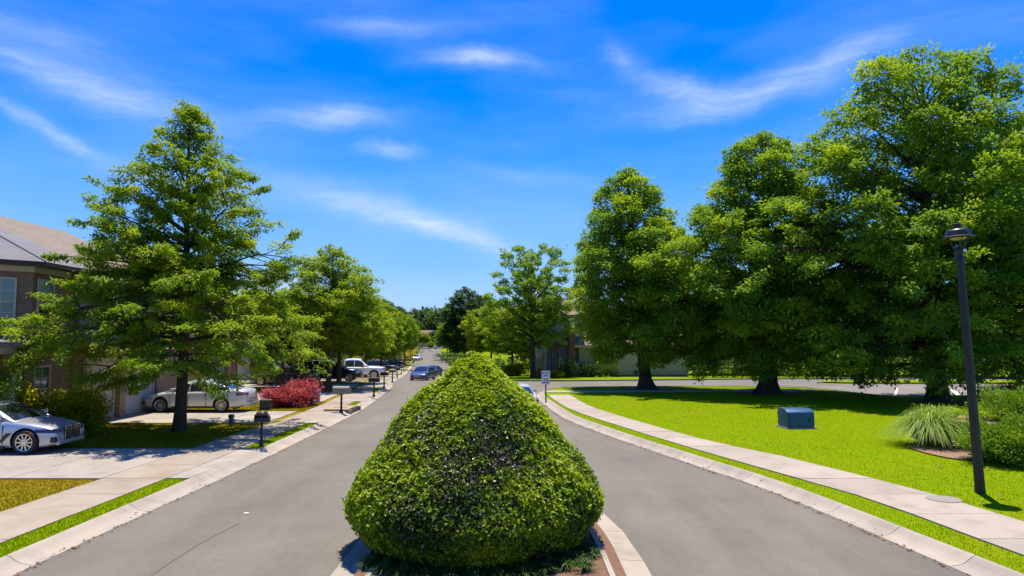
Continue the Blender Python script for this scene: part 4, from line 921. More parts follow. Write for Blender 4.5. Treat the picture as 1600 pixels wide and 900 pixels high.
for yy in (26.2, 30.2): window(HL, hl((-15.49, yy, 4.1)), (1, 0), .9, 1.4)

def row_house(x, y0, y1, z, label, wallm, roofm, brickm):
    r = empty('townhouse', (x, y0, z), 0, label, 'house'); D = y1-y0
    MB().box(-11, 0, 0, D, 0, 5.3).build('wall', wallm, r)
    MB().box(.003, .06, .2, D-.2, 0, 2.7).build('brick_front', brickm, r)
    MB().poly([(.45, -.4, 5.2), (.45, D+.4, 5.2), (-5.5, D+.4, 8.2), (-5.5, -.4, 8.2)], .08).poly([(-11.45, D+.4, 5.2), (-11.45, -.4, 5.2), (-5.5, -.4, 8.2), (-5.5, D+.4, 8.2)], .08).build('roof', roofm, r)
    for yy in (-.001, D-.1): MB().poly([(-11, yy+.05, 5.3), (0, yy+.05, 5.3), (-5.5, yy+.05, 8.05)], .06).build('gable_wall', wallm, r)
    nb = max(1, int(D/5.5))
    for k in range(nb):
        c = D*(k+.5)/nb; garage_door(r, .17, c-1.25, c+1.25, .02, 2.2)
        for dy in (-1.2, 1.2): window(r, (.01, c+dy, 4.1), (1, 0), .85, 1.4)
    MB().box(.40, .52, -.4, D+.4, 5.05, 5.18).build('gutter', M_DTRIM, r)
    for dx in (-3, -8): window(r, (dx, -.01, 4.0), (0, -1), .8, 1.3)
row_house(-18.2, 33.4, 44.4, .0, 'cream townhouse row with brown roof behind the cone-shaped oak and the parked cars', M_CREAM, M_SHB_Y, M_BRICKT)
row_house(-22.5, 48.5, 66, -.6, 'taupe townhouse row with brown roof behind the black parked car and white pickup', M_GREIGE, M_SHB_Y, M_BRICKR)
row_house(-31, 72, 94, -1.4, 'farther taupe townhouse row beside the navy parked car', M_GREIGE, M_SHB_Y, M_BRICKT)

# grey house across the side street
def Ax(px, Y): return at(px, 528, Y).x
GY = 71.0; gz0 = hf(GY)+.1
GH = empty('town_home', (Ax(905, GY), GY, gz0), 0, 'grey-sided house with brick column, brown porch posts and dark balcony across the side street', 'house')
def gx(px): return Ax(px, GY)-Ax(905, GY)
def gzz(py): return at(905, py, GY).z-gz0
MB().box(gx(848), gx(909), 1.5, 9, 0, gzz(490)).build('wall', M_GREYSID, GH)
MB().box(gx(838), gx(853), .9, 9, 0, gzz(495)).build('wall', M_CREAM, GH, loc=(0, .02, 0))
window(GH, ((gx(840)+gx(846))/2+.05, .91, gzz(548)), (0, -1), .55, 1.5, frame=M_WHITE)
window(GH, ((gx(840)+gx(846))/2+.05, .91, gzz(518)), (0, -1), .55, 1.3, frame=M_WHITE)
MB().box(gx(852.5), gx(854), .78, .9, 0, gzz(500)).build('downspout', M_WHITE, GH)
for a, b2 in ((860.6, 862.6), (865, 867), (869.5, 872)):
    MB().box(gx(a), gx(b2), .2, .36, 0, gzz(541)).build('porch_post', M_WOOD, GH)
MB().box(gx(859), gx(893), .1, 1.5, gzz(541), gzz(537)).build('balcony_floor', M_WOOD, GH)
rail = MB().box(gx(859), gx(893), .12, .18, gzz(526), gzz(525)); rail.build('balcony_rail', M_DTRIM, GH)
for k in range(16):
    xx = gx(860)+(gx(892)-gx(860))*k/15; MB().box(xx-.015, xx+.015, .13, .17, gzz(537), gzz(526)).build('baluster', M_DTRIM, GH)
MB().box(gx(884), gx(892), 1.44, 1.52, gzz(536), gzz(519)).build('balcony_door', M_DTRIM, GH)
MB().box(gx(889.5), gx(899), -.1, .6, 0, gzz(513)).build('brick_column', M_BRICKR, GH)
MB().box(gx(886), gx(887.5), .2, .32, 0, gzz(541)).build('porch_post', M_WOOD, GH)
MB().box(gx(895), gx(908), -.5, -.12, 0, gzz(568)).build('brick_pier', M_BRICKR, GH)
MB().poly([(gx(897), -.6, gzz(539)), (gx(932), -.6, gzz(539)), (gx(932), 3.5, gzz(512)), (gx(895), 3.5, gzz(512))], .1).build('porch_roof', M_SHB_X, GH)
MB().box(gx(897), gx(932), -.62, -.5, gzz(542.5), gzz(539.4)).build('fascia', M_TAN, GH)
MB().box(gx(905), gx(930), .4, 6, 0, gzz(541)).build('wall', M_CREAM, GH)
MB().poly([(gx(836), -.1, gzz(492)), (gx(915), -.1, gzz(492)), (gx(915), 5, gzz(462)), (gx(836), 5, gzz(462))], .12).poly([(gx(836), 10, gzz(492)), (gx(836), 5, gzz(462)), (gx(915), 5, gzz(462)), (gx(915), 10, gzz(492))], .12).build('roof', M_SHB_X, GH)
MB().box(gx(858), gx(905), -.4, 1.6, 0, .06).build('porch_floor', M_WALKR, GH)
# low cream-sided wing farther right
CW = empty('cottage', (Ax(1015, 73), 73, hf(73)+.05), 0, 'cream lap-sided low house seen under the narrow oak across the side street', 'house')
cx = lambda px: Ax(px, 73)-Ax(1015, 73); cz = lambda py: at(1015, py, 73).z-hf(73)-.05
MB().box(cx(968), cx(1075), 0, 8, .25, cz(545)).build('wall', M_CREAM, CW); MB().box(cx(968)+.05, cx(1075)-.05, .04, 7.9, -.2, .26).build('foundation', M_BRICKD, CW)
MB().box(cx(989.5), cx(996.5), -.03, .05, .32, .72).build('vent', M_DTRIM, CW)
MB().poly([(cx(963), -.5, cz(545)), (cx(1080), -.5, cz(545)), (cx(1080), 4, cz(515)), (cx(963), 4, cz(515))], .1).poly([(cx(963), 8.5, cz(545)), (cx(963), 4, cz(515)), (cx(1080), 4, cz(515)), (cx(1080), 8.5, cz(545))], .1).build('roof', M_SHB_X, CW)
for px in (1040,): window(CW, (cx(px), -.01, cz(560)), (0, -1), .9, 1.2, frame=M_WHITE)
# far house at the end of the street
fh = at(664, 528, 262); FH = empty('far_house', (fh.x, 262, hf(262)), 0, 'brown-roofed house far away at the end of the street', 'house')
MB().box(-7, 5, 0, 8, 0, 3.2).build('wall', M_TAN, FH); MB().poly([(-7.6, -.6, 3.1), (5.6, -.6, 3.1), (3.0, 4, 6.4), (-4.5, 4, 6.4)], .15).poly([(5.6, -.6, 3.1), (5.6, 8.6, 3.1), (3.0, 4, 6.4)], .15).poly([(-7.6, 8.6, 3.1), (-7.6, -.6, 3.1), (-4.5, 4, 6.4)], .15).build('roof', M_SHB_X, FH)
window(FH, (-3, -.01, 1.6), (0, -1), 1.2, 1.3); garage_door(FH, 5.1, 1, 4, .05, 2.2)
# hedges beyond the parking lot
for px, Y, rx2, hh, lab in ((1130, 69, 4.2, 2.2, 'dark hedge across the side street, beginning of the row right of the cream siding'), (1240, 70, 4.4, 2.0, 'dark hedge across the side street behind the middle oak trunk'), (1350, 71, 4.4, 2.4, 'dark hedge beyond the lawn island left of the tallest oak trunk'),
                           (1455, 69, 4.0, 2.6, 'dark hedge beyond the parking lot right of the tallest oak trunk'), (1560, 68, 4.4, 2.6, 'dark hedge beyond the parking lot behind the notice post')):
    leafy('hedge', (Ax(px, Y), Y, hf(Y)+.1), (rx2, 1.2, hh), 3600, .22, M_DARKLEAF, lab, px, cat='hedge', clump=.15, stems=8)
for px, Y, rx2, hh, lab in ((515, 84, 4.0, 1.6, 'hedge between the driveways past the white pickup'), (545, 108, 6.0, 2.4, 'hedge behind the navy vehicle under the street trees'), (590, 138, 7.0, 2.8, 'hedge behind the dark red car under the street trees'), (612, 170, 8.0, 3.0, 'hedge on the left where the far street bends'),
                           (626, 215, 9.0, 3.0, 'farthest hedge on the left side of the street'), (735, 118, 4.5, 2.0, 'added dark foliage standing in for shade under the tall dark tree by the road'), (775, 100, 4.5, 1.8, 'added dark foliage in place of tree shade near the tip of the hedge mound'), (712, 150, 5.0, 2.2, 'added dark foliage for tree shade at the right kerb beyond the tall dark tree')):
    leafy('hedge', (Ax(px, Y), Y, hf(Y)+.1), (rx2, 1.6, hh), 3000, .26, M_DARKLEAF, lab, px, cat='hedge', clump=.15, stems=8)  # those right of the road are added foliage standing in for tree shade
# patio furniture, pots and clipped bushes in front of the grey house
def patio_chair(x, y, rz, label):
    r = empty('patio_chair', (x, y, hf(y)+.165), rz, label, 'chair', 'patio chairs by the grey house')
    MB().cbox((0, 0, .42), (.5, .5, .05)).build('seat', M_BLACK, r); MB().cbox((0, .24, .7), (.5, .04, .5)).build('backrest', M_BLACK, r)
    for a in (-.22, .22):
        for c in (-.22, .22): MB().cbox((a, c, .2), (.04, .04, .4)).build('leg', M_BLACK, r)
        MB().cbox((a*1.12, 0, .6), (.05, .5, .04)).build('armrest', M_BLACK, r)
patio_chair(Ax(878, GY-.2), GY-.1+.5, .5, 'dark patio chair beside the porch posts of the grey house'); patio_chair(Ax(884, GY-.2), GY+.6, -.6, 'dark patio chair beside the brick column of the grey house')
p = at(842, 586, 69.5); z = hf(69.5)+.11
r = empty('flower_pot', (p.x, 69.5, z), 0, 'orange terracotta pot with a yellow plant behind the 25 sign', 'plant pot')
MB().lathe([(.22, 0), (.34, .45), (.40, .62), (.40, .72), (.34, .72), (.32, .6)], 16).build('pot', M_TERRA, r, sharp=40)
link('plant', tuft(90, .45, .55, 0, 71, .06, zb=.6), M_BUSH, r)
for px, Y, rr, hh, lab in ((887, 68.5, .95, 2.0, 'dark clipped ball-topped shrub in front of the brick column'), (843, 73.5, .9, 2.6, 'dark shrub left of the porch posts'), (824, 76, .95, 2.5, 'pale green rounded shrub left of the open-crowned tree'),
                           (808, 76, .7, 1.3, 'small yellow-green ball shrub, right of a pair left of the open-crowned tree'), (796, 77, .75, 1.2, 'small yellow-green ball shrub, left of a pair left of the open-crowned tree'), (869, 68, .8, .55, 'low ground plants along the porch of the grey house'),
                           (920, 70, 1.0, 1.5, 'bluish dark foundation shrub beside the brick pier'), (938, 70.5, 1.1, 1.4, 'bluish dark foundation shrub, middle of the bed by the cream wall'), (955, 71, 1.0, 1.3, 'bluish dark foundation shrub at the near end of the cream lap siding')):
    lt = px in (808, 796, 824, 869)
    leafy('garden_shrub', (Ax(px, Y), Y, hf(Y)+.1), (rr, rr*.8, hh), 2600, .13, M_BUSH if lt else M_DARKLEAF, lab, px, group='garden shrubs before the grey house', clump=.12)
# ------------------------------------------------------------------ cars
def prof_at(P, x): return float(np.interp(x, [p[0] for p in P], [p[1] for p in P]))
CARS = {
 'sedan': dict(L=4.85, W=.92, zb=.19, wb=2.82, fo=.93, wr=.335, top=[(-2.425, .66), (-2.38, .98), (-2.1, 1.06), (-1.55, 1.06), (-.9, .985), (.95, .955), (1.15, .95), (1.9, .84), (2.25, .73), (2.40, .58), (2.425, .46)],
    roof=[(-1.85, 1.04), (-1.45, 1.21), (-1.0, 1.37), (-.5, 1.45), (0, 1.46), (.35, 1.41), (.8, 1.2), (1.28, .94)], pil=[-1.62, -.62, .20, 1.05], ws=(.42, 1.24), rw=(-1.8, -1.05)),
 'coupe': dict(L=4.80, W=.93, zb=.16, wb=2.86, fo=.82, wr=.35, top=[(-2.4, .62), (-2.36, .95), (-2.1, 1.02), (-1.5, 1.0), (-.9, .95), (.8, .965), (1.0, .97), (1.6, .90), (2.1, .80), (2.33, .70), (2.4, .42)],
    roof=[(-2.0, 1.02), (-1.5, 1.19), (-.9, 1.35), (-.4, 1.43), (.05, 1.44), (.4, 1.37), (.8, 1.17), (1.2, .95)], pil=[-1.7, -.6, .25, .95], ws=(.42, 1.16), rw=(-1.95, -.9)),
 'suv': dict(L=4.9, W=.97, zb=.26, wb=2.9, fo=.9, wr=.39, top=[(-2.45, .7), (-2.42, 1.02), (-2.2, 1.1), (-.9, 1.07), (1.0, 1.07), (1.15, 1.08), (2.0, 1.02), (2.28, .92), (2.42, .75), (2.45, .5)],
    roof=[(-2.36, 1.1), (-2.2, 1.42), (-1.9, 1.68), (-1.2, 1.76), (-.3, 1.78), (.2, 1.72), (.6, 1.52), (1.2, 1.07)], pil=[-2.05, -1.1, -.15, .95], ws=(.32, 1.14), rw=(-2.34, -2.0)),
 'pickup': dict(L=5.75, W=1.0, zb=.36, wb=3.65, fo=.98, wr=.42, top=[(-2.87, .78), (-2.85, 1.2), (-2.7, 1.27), (-1.0, 1.27), (-.9, 1.2), (1.2, 1.18), (1.35, 1.2), (2.4, 1.16), (2.75, 1.08), (2.85, .9), (2.875, .62)],
    roof=[(-.98, 1.22), (-.95, 1.62), (-.88, 1.86), (-.6, 1.92), (-.1, 1.95), (.35, 1.93), (.62, 1.86), (1.0, 1.54), (1.4, 1.18)], pil=[-.84, .05, .92, 1.0], ws=(.66, 1.34), rw=(-.97, -.76)),
}
CAR_CACHE = {}
def car_meshes(kind):
    if kind in CAR_CACHE: return CAR_CACHE[kind]
    D = CARS[kind]; L, W, zb = D['L'], D['W'], D['zb']; hl_ = L/2; out = {}
    xs = sorted(set([round(-hl_+L*k/30, 3) for k in range(31)] + [p[0] for p in D['top']])); xs = [x for i, x in enumerate(xs) if i == 0 or x-xs[i-1] > .02]
    rf_, ff = (.80, .72) if kind != 'pickup' else (.93, .86)
    def wid(x):
        s = x/hl_
        if s > .55: return W*(1-(1-ff)*((s-.55)/.45)**2.2)
        if s < -.6: return W*(1-(1-rf_)*((-s-.6)/.4)**2.4)
        return W
    mb = MB(); n = 17
    for x in xs:
        w = wid(x); zt = prof_at(D['top'], x); e = abs(x)/hl_; zbx = zb + (.10*max(0, (e-.85)/.15) + (.06 if x < 0 else 0)*max(0, (e-.8)/.2))
        zt = max(zt, zbx+.12); H = zt-zbx
        half = [(0, zbx), (w*.86, zbx), (w*.965, zbx+.05), (w*.985, zbx+H*.22), (w*1.0, zbx+H*.5), (w*.985, zbx+H*.70), (w*.965, zt-.10*H), (w*.91, zt-.02), (w*.70, zt+.012), (0, zt+.03)]
        ring = [(-y, z) for y, z in half[1:-1]][::-1]
        full = [half[0]] + half[1:] + ring
        for y, z in full: mb.v.append((x, y, z))
    n = len(full)
    for i in range(len(xs)-1):
        for k in range(n): a, b_ = i*n+k, i*n+(k+1) % n; mb.f.append((a, b_, b_+n, a+n)); mb.mi.append(0)
    mb.f += [tuple(range(n)), tuple(range((len(xs)-1)*n, len(xs)*n))[::-1]]; mb.mi += [0, 0]
    xf, xr = hl_-D['fo'], hl_-D['fo']-D['wb']; wr = D['wr']
    body = link('body', mb.mesh('body'), [M_BLACKP, M_BLACKP])
    cut = MB()
    for x in (xf, xr):
        for s in (-1, 1):
            Mx = Matrix.Translation((x, s*(W-.14), wr+.015)) @ Matrix.Rotation(PI/2, 4, 'X')
            cut.lathe([(wr*1.15, -.2), (wr*1.15, .2)], 28, 1, Mx)
    co = link('cut', cut.mesh('cut'), [M_BLACKP, M_BLACKP])
    sb_ = body.modifiers.new('s', 'SUBSURF'); sb_.levels = sb_.render_levels = 1
    md = body.modifiers.new('b', 'BOOLEAN'); md.object = co; md.operation = 'DIFFERENCE'; md.solver = 'EXACT'
    dg = bpy.context.evaluated_depsgraph_get(); me = bpy.data.meshes.new_from_object(body.evaluated_get(dg)); me.name = 'body'
    bpy.data.objects.remove(body); bpy.data.objects.remove(co)
    me.polygons.foreach_set('use_smooth', [True]*len(me.polygons)); me.set_sharp_from_angle(angle=R(42)); out['body'] = me
    # cabin shell
    rp = D['roof']; cx_ = [p[0] for p in rp]; xs2 = list(np.linspace(cx_[0], cx_[-1], 25))
    roofmax = max(p[1] for p in rp); belt = lambda x: prof_at(D['top'], x)-.03
    def sec(x):
        zr = max(prof_at(rp, x), belt(x)+.04); zb_ = belt(x); f = (zr-zb_)/(roofmax-zb_)
        wb_ = wid(x)*.90; wt = wb_-(wb_-W*.66)*min(1, f)
        return zb_, zr, wb_, wt
    mb = MB()
    for x in xs2:
        zb_, zr, wb_, wt = sec(x)
        half = [(0, zb_-.1), (wb_, zb_-.1), (wb_, zb_), (wb_*.35+wt*.65+.015, zb_+(zr-zb_)*.62), (wt, zr-.055), (wt*.9, zr-.015), (wt*.5, zr+.012), (0, zr+.02)]
        full = half + [(-y, z) for y, z in half[1:-1]][::-1]
        mb.v += [(x, y, z) for y, z in full]
    n = len(full)
    for i in range(len(xs2)-1):
        for k in range(n): a, b_ = i*n+k, i*n+(k+1) % n; mb.f.append((a, b_, b_+n, a+n)); mb.mi.append(0)
    mb.f += [tuple(range(n)), tuple(range((len(xs2)-1)*n, len(xs2)*n))[::-1]]; mb.mi += [0, 0]
    out['cabin'] = mb.mesh('cabin', sharp=35)
    def grid(fn, nu, nv, name):
        g = MB(); g.v = [tuple(fn(i/nu, j/nv)) for i in range(nu+1) for j in range(nv+1)]
        g.f = [(i*(nv+1)+j, i*(nv+1)+j+1, (i+1)*(nv+1)+j+1, (i+1)*(nv+1)+j) for i in range(nu) for j in range(nv)]; g.mi = [0]*len(g.f)
        return g.mesh(name, sharp=60)
    def topfn(x0, x1):
        def f(u, v):
            x = x0+(x1-x0)*u; zb_, zr, wb_, wt = sec(x); y = (v*2-1)*wt*.90; q = abs(y)/wt
            z = zr+.02-(.008*q/.5 if q < .5 else .008+.027*(q-.5)/.4)
            return (x+(.008 if x > 0 else -.008), y, z+.012)
        return f
    out['windshield'] = grid(topfn(*D['ws']), 10, 8, 'windshield'); out['rear_window'] = grid(topfn(*D['rw']), 8, 8, 'rear_window')
    wins = []
    pl = D['pil']
    for s in (-1, 1):
        for a, b_ in zip(pl[:-1], pl[1:]):
            if b_-a < .2: continue
            def fn(u, v, a=a, b_=b_, s=s):
                x = a+.035+(b_-a-.07)*u; zb_, zr, wb_, wt = sec(x); t = .07+.80*v
                z = zb_+(zr-.055-zb_)*t
                ym = wb_*.35+wt*.65+.015; zm = .62*(zr-zb_)/(zr-.055-zb_) if zr-.055-zb_ > .02 else .62
                y = wb_+(ym-wb_)*t/zm if t < zm else ym+(wt-ym)*(t-zm)/(1-zm+1e-6)
                return (x, s*(y+.007), z)
            wins.append(grid(fn, 8, 4, 'side_window'))
    out['wins'] = wins
    # wheel: hub, tyre, rim (axis along y, outside face +y)
    Rx = Matrix.Rotation(-PI/2, 4, 'X')
    out['hub'] = MB().lathe([(wr*.60, -.09), (wr*.60, .02)], 20, 0, Rx).mesh('wheel', sharp=40)
    out['tyre'] = MB().ring([(wr*.70, -.10), (wr*.93, -.115), (wr, -.09), (wr, .09), (wr*.93, .115), (wr*.70, .10)], 32, 0, Rx).mesh('tyre', sharp=50)
    for style in (5, 10):
        rm = MB().ring([(wr*.66, .05), (wr*.72, .05), (wr*.72, .112), (wr*.66, .105)], 32, 0, Rx).lathe([(wr*.16, .03), (wr*.16, .095), (wr*.08, .105)], 16, 0, Rx)
        for k in range(style):
            a = 2*PI*k/style; sw = wr*(.10 if style == 5 else .055)
            Mx = Rx @ Matrix.Rotation(a, 4, 'Z')
            for off in ((-.13, .13) if style == 5 else (0,)): rm.box(wr*.12, wr*.68, off*wr-sw, off*wr+sw, .06, .1, 0, Mx)
        out['rim%d' % style] = rm.mesh('rim', sharp=40)
    out['geo'] = (xf, xr, wid, sec, D)
    CAR_CACHE[kind] = out; return out
def car(kind, loc, rz, paint, label, group=None, cat='car', rim=5, pitch=0.0, detail=True, head=None, sc=.92):
    m = car_meshes(kind); xf, xr, wid, sec, D = m['geo']; hl_ = D['L']/2; W, wr, zb = D['W'], D['wr'], D['zb']
    r = empty({'pickup': 'pickup_truck', 'suv': 'parked_suv'}.get(kind, 'parked_car'), loc, rz, label, cat, group); r.scale = (sc, sc, sc)
    def P_(nm, me, mt, par=r, loc=None):
        o = link(nm, me, None, par, loc)
        if not me.materials: me.materials.append(mt)
        o.material_slots[0].link = 'OBJECT'; o.material_slots[0].material = mt; return o
    P_('body', m['body'], paint); P_('cabin', m['cabin'], paint)
    P_('windshield', m['windshield'], M_CARGLASS); P_('rear_window', m['rear_window'], M_CARGLASS)
    for w in m['wins']: P_('side_window', w, M_CARGLASS)
    for x in (xf, xr):
        for s in (-1, 1):
            wl_ = P_('wheel', m['hub'], M_DARKRIM, r, (x, s*(W-.125), wr)); 
            if s < 0: wl_.rotation_euler.z = PI
            P_('tyre', m['tyre'], M_TYRE, wl_); P_('rim', m['rim%d' % rim], M_RIM, wl_)
    top = lambda x: prof_at(D['top'], x)
    big = kind in ('suv', 'pickup')
    key = kind+'_bits'
    if key not in CAR_CACHE:
        B = {}
        wf = wid(hl_-.12); wrr = wid(-hl_+.1)
        hz = top(hl_-.25)-.13 if big else top(hl_-.2)-.09
        def lamp(x0, x1, y0, y1, z0, z1, sx):
            g = MB(); pts = []
            for k in range(7):       # wraps round the corner of the body
                f = k/6; x = x0+(x1-x0)*f; w = wid(x)+.008
                y = w if f < .8 else y0+(w-y0)*(1-(f-.8)/.2*.75)
                x_ = x if f < .8 else x+ .03*sx
                pts.append((x_, y))
            for x, y in pts: g.v += [(x, y*1.003, z0+(.03 if big else .05)*abs(x-x1)), (x, y*.985, z1)]
            g.f = [(2*k, 2*k+2, 2*k+3, 2*k+1) for k in range(6)]; g.mi = [0]*6
            g.v += [(x*.985, y*.9, z) for x, y, z in g.v[:14]]
            g.f += [(14+2*k+1, 14+2*k+3, 14+2*k+2, 14+2*k) for k in range(6)] + [(2*k+1, 2*k+3, 14+2*k+3, 14+2*k+1) for k in range(6)] + [(2*k, 14+2*k, 14+2*k+2, 2*k+2) for k in range(6)] + [(0, 1, 15, 14), (12, 26, 27, 13)]; g.mi = [0]*len(g.f)
            return g
        for s in (-1, 1):
            g = lamp(hl_-(.34 if big else .55), hl_-.015, wf*.62, wf, hz-.10 if big else hz-.07, hz+.09 if big else hz+.045, 1); g.v = [(x, s*y, z) for x, y, z in g.v]
            B['head%d' % s] = g.mesh('headlight', sharp=50)
            tz = 1.0 if kind == 'pickup' else (.98 if big else .86)
            g = lamp(-hl_+(.16 if kind == 'pickup' else .42), -hl_+.01, wrr*.55, wrr, tz-(.2 if kind == 'pickup' else .1), tz+(.22 if kind == 'pickup' else .05), -1); g.v = [(x, s*y, z) for x, y, z in g.v]
            B['tail%d' % s] = g.mesh('tail_light', sharp=50)
            mx = D['pil'][-1]-.12 if kind != 'pickup' else .85; zb_, zr, wb_, wt = sec(mx)
            B['mir%d' % s] = MB().cbox((mx, s*(wb_+.17), zb_+.12), (.14, .2, .14)).cbox((mx, s*(wb_+.04), zb_+.06), (.08, .16, .05)).mesh('mirror', bevel=.03, sharp=40)
            hd = MB(); dl = MB()
            for a in D['pil'][1:-1] if kind != 'pickup' else D['pil'][:2]:
                xx = a+.09; hd.cbox((xx, s*(wid(xx)*.985+.015), top(xx)-.17), (.2, .03, .035))
            for a in D['pil']:
                if kind == 'pickup' and a > .95: continue
                dl.cbox((a, s*(wid(a)-.007), zb+.1+(top(a)-zb-.2)*.5), (.012, .03, (top(a)-zb)*.66))
            B['hand%d' % s] = hd.mesh('door_handle', bevel=.008); B['gap%d' % s] = dl.mesh('door_gap')
        x0 = hl_-.06
        if kind == 'coupe':
            g = MB()
            for s in (-1, 1): g.cbox((hl_-.015, s*.19, .56), (.07, .30, .40))
            B['grille'] = g.mesh('grille', bevel=.05, sharp=40)
            g = MB()
            for s in (-1, 1):
                for k in range(6): g.cbox((hl_+.022, s*.19-.11+k*.044, .56), (.012, .01, .30))
                g.cbox((hl_+.02, s*.19-.148*1, .56), (.02, .012, .34)).cbox((hl_+.02, s*.19+.148, .56), (.02, .012, .34)).cbox((hl_+.02, s*.19, .755), (.02, .3, .012))
            B['slats'] = g.mesh('grille_slat')
        else:
            zc = (top(hl_-.2)+zb)/2+.08; B['grille'] = MB().cbox((hl_-.02, 0, zc), (.07, wf*1.05, .22 if not big else .34)).mesh('grille', bevel=.03, sharp=40)
            g = MB()
            for k in range(4): g.cbox((hl_+.012, 0, zc-.09+k*.06 if not big else zc-.13+k*.085), (.02, wf*1.0, .014))
            B['slats'] = g.mesh('grille_slat')
        for s in (-1, 1): B['intake%d' % s] = MB().cbox((hl_-.16 if not big else hl_-.1, s*wid(hl_-.16)*.86, zb+.24), (.26, .20, .17)).mesh('air_intake', bevel=.03, sharp=40)
        B['bump'] = MB().cbox((hl_-.08, 0, zb+.13), (.20, wid(hl_-.1)*1.7, .12)).mesh('bumper', bevel=.04, sharp=40); B['rbump'] = MB().cbox((-hl_+.07, 0, zb+.14), (.18, wid(-hl_+.1)*1.75, .14)).mesh('bumper', bevel=.04, sharp=40)
        B['sill'] = MB().cbox((0, W-.045, zb+.05), (D['wb']-wr*2.5, .08, .09)).cbox((0, -W+.045, zb+.05), (D['wb']-wr*2.5, .08, .09)).mesh('sill', bevel=.02)
        B['plate'] = MB().cbox((-hl_-.012, 0, .78 if not big else .8), (.02, .5, .15)).mesh('number_plate')
        B['fplate'] = MB().cbox((hl_+.03, 0, zb+.2), (.02, .5, .14)).mesh('number_plate')
        if kind == 'pickup': B['bed'] = MB().box(-hl_+.12, -1.04, -W*.84, W*.84, 1.268, 1.31).mesh('bed_cover', bevel=.02)
        if kind == 'suv': B['rails'] = MB().tube([(-1.9, .62, 1.74), (-1.6, .62, 1.83), (-.1, .62, 1.85), (.15, .62, 1.76)], .018, 6).tube([(-1.9, -.62, 1.74), (-1.6, -.62, 1.83), (-.1, -.62, 1.85), (.15, -.62, 1.76)], .018, 6).mesh('roof_rail', sharp=50)
        CAR_CACHE[key] = B
    B = CAR_CACHE[key]
    for s in (-1, 1):
        P_('headlight', B['head%d' % s], head or M_HEAD); P_('tail_light', B['tail%d' % s], M_TAIL); P_('mirror', B['mir%d' % s], paint if kind != 'pickup' else M_BLACKP)
        P_('air_intake', B['intake%d' % s], M_BLACKP); P_('door_handle', B['hand%d' % s], paint); P_('door_gap', B['gap%d' % s], M_BLACKP)
    P_('grille', B['grille'], M_BLACKP); P_('grille_slat', B['slats'], M_CHROME); P_('bumper', B['bump'], paint if kind != 'pickup' else M_CHROME); P_('bumper', B['rbump'], paint if kind != 'pickup' else M_CHROME)
    P_('sill', B['sill'], M_BLACKP); P_('number_plate', B['plate'], M_PLATE)
    if 'bed' in B: P_('bed_cover', B['bed'], M_BLACKP)
    if 'rails' in B: P_('roof_rail', B['rails'], M_BLACK)
    return r
C_SIL = car_paint('silver_paint', (.46, .48, .52), .55); C_CHAMP = car_paint('champagne_paint', (.55, .55, .54), .3); C_BLK = car_paint('black_paint', (.010, .009, .014), .2)
C_WHT = car_paint('white_paint', (.72, .71, .69), 0.0); C_NAVY = car_paint('navy_paint', (.022, .032, .075), .4); C_GRY = car_paint('grey_paint', (.055, .055, .062), .5); C_BLUE = car_paint('blue_grey_paint', (.06, .09, .17), .5)
C_DRED = car_paint('dark_red_paint', (.18, .02, .05), .3)
bm_ = car('coupe', (-14.25, 19.0, .14), 0, C_SIL, 'silver-grey coupe with dark headlights and a tall double grille parked on the nearest driveway', 'cars parked on the left driveways', rim=10, head=M_DARKHEAD, sc=.9)
MB().cbox((-14.55+2.4-.62+14.55, -.935, .62), (.06, .012, .06)).build('side_marker', M_AMBER, bm_)
MB().poly([(.95, -.945, .36), (1.22, -.945, .62), (1.06, -.945, .62), (.86, -.945, .36)], .02).build('fender_vent', M_BLACKP, bm_)
car('sedan', (-13.15, 29.15, .14), PI, C_CHAMP, 'champagne silver sedan seen from its rear quarter, parked behind the young oak trunk', 'cars parked on the left driveways', rim=10, sc=.89)
zz_ = lambda y: hf(y)+.139
car('sedan', (-15.5, 47, zz_(47)), PI-.1, C_GRY, 'dark grey sedan with its red tail light beside the crimson maple', 'cars parked on the left driveways')
car('suv', (-14.1, 53.9, zz_(53.9)), .1, C_BLK, 'black sport utility vehicle with bright alloy wheels, nose to the street behind the young oak', 'cars parked on the left driveways')
car('pickup', (-13.9, 60.7, zz_(60.7)), .12, C_WHT, 'white crew cab pickup nosing towards the street past the black parked car', 'cars parked on the left driveways', 'pickup truck')
car('suv', (-17.9, 95, zz_(95)), .1, C_NAVY, 'navy blue sport utility vehicle on the driveway just beyond the white pickup', 'cars parked on the left driveways')
car('suv', (-21.4, 61, zz_(61)), .1, C_WHT, 'white sport utility vehicle deep in the driveway behind the dark grey sedan', 'cars parked on the left driveways')
car('sedan', (-21.6, 126, zz_(126)), .15, C_BLK, 'black sedan on the driveway beyond the navy vehicle', 'cars parked on the left driveways')
car('sedan', (-25, 150, zz_(150)), .15, C_DRED, 'small dark red car on the farthest visible driveway', 'cars parked on the left driveways')
p = at(660, 600, 61.5); car('sedan', (p.x, 62, hf(62)+.004), -PI/2-.12, C_BLUE, 'nearer of two blue-grey sedans driving towards us in the left lane', 'cars driving on the street', sc=.86)
p = at(676, 590, 80); car('sedan', (p.x, 80, hf(80)+.004), -PI/2-.13, C_BLUE, 'farther of two blue-grey sedans, partly hidden behind the nearer one', 'cars driving on the street', sc=.86)
p = at(652.5, 563, 163); car('sedan', (p.x, 163, hf(163)+.004), -PI/2-.13, C_WHT, 'small white car parked at the left kerb far down the street', 'cars driving on the street')
p = at(686, 543, 240); car('suv', (p.x, 240, hf(240)), .3, C_WHT, 'white car across the end of the street under the trees', 'cars driving on the street')
car('sedan', (.1, 28.4, .004), PI/2+.06, C_CHAMP, 'silver car mostly hidden behind the hedge mound, driving away in the right lane', 'cars driving on the street')
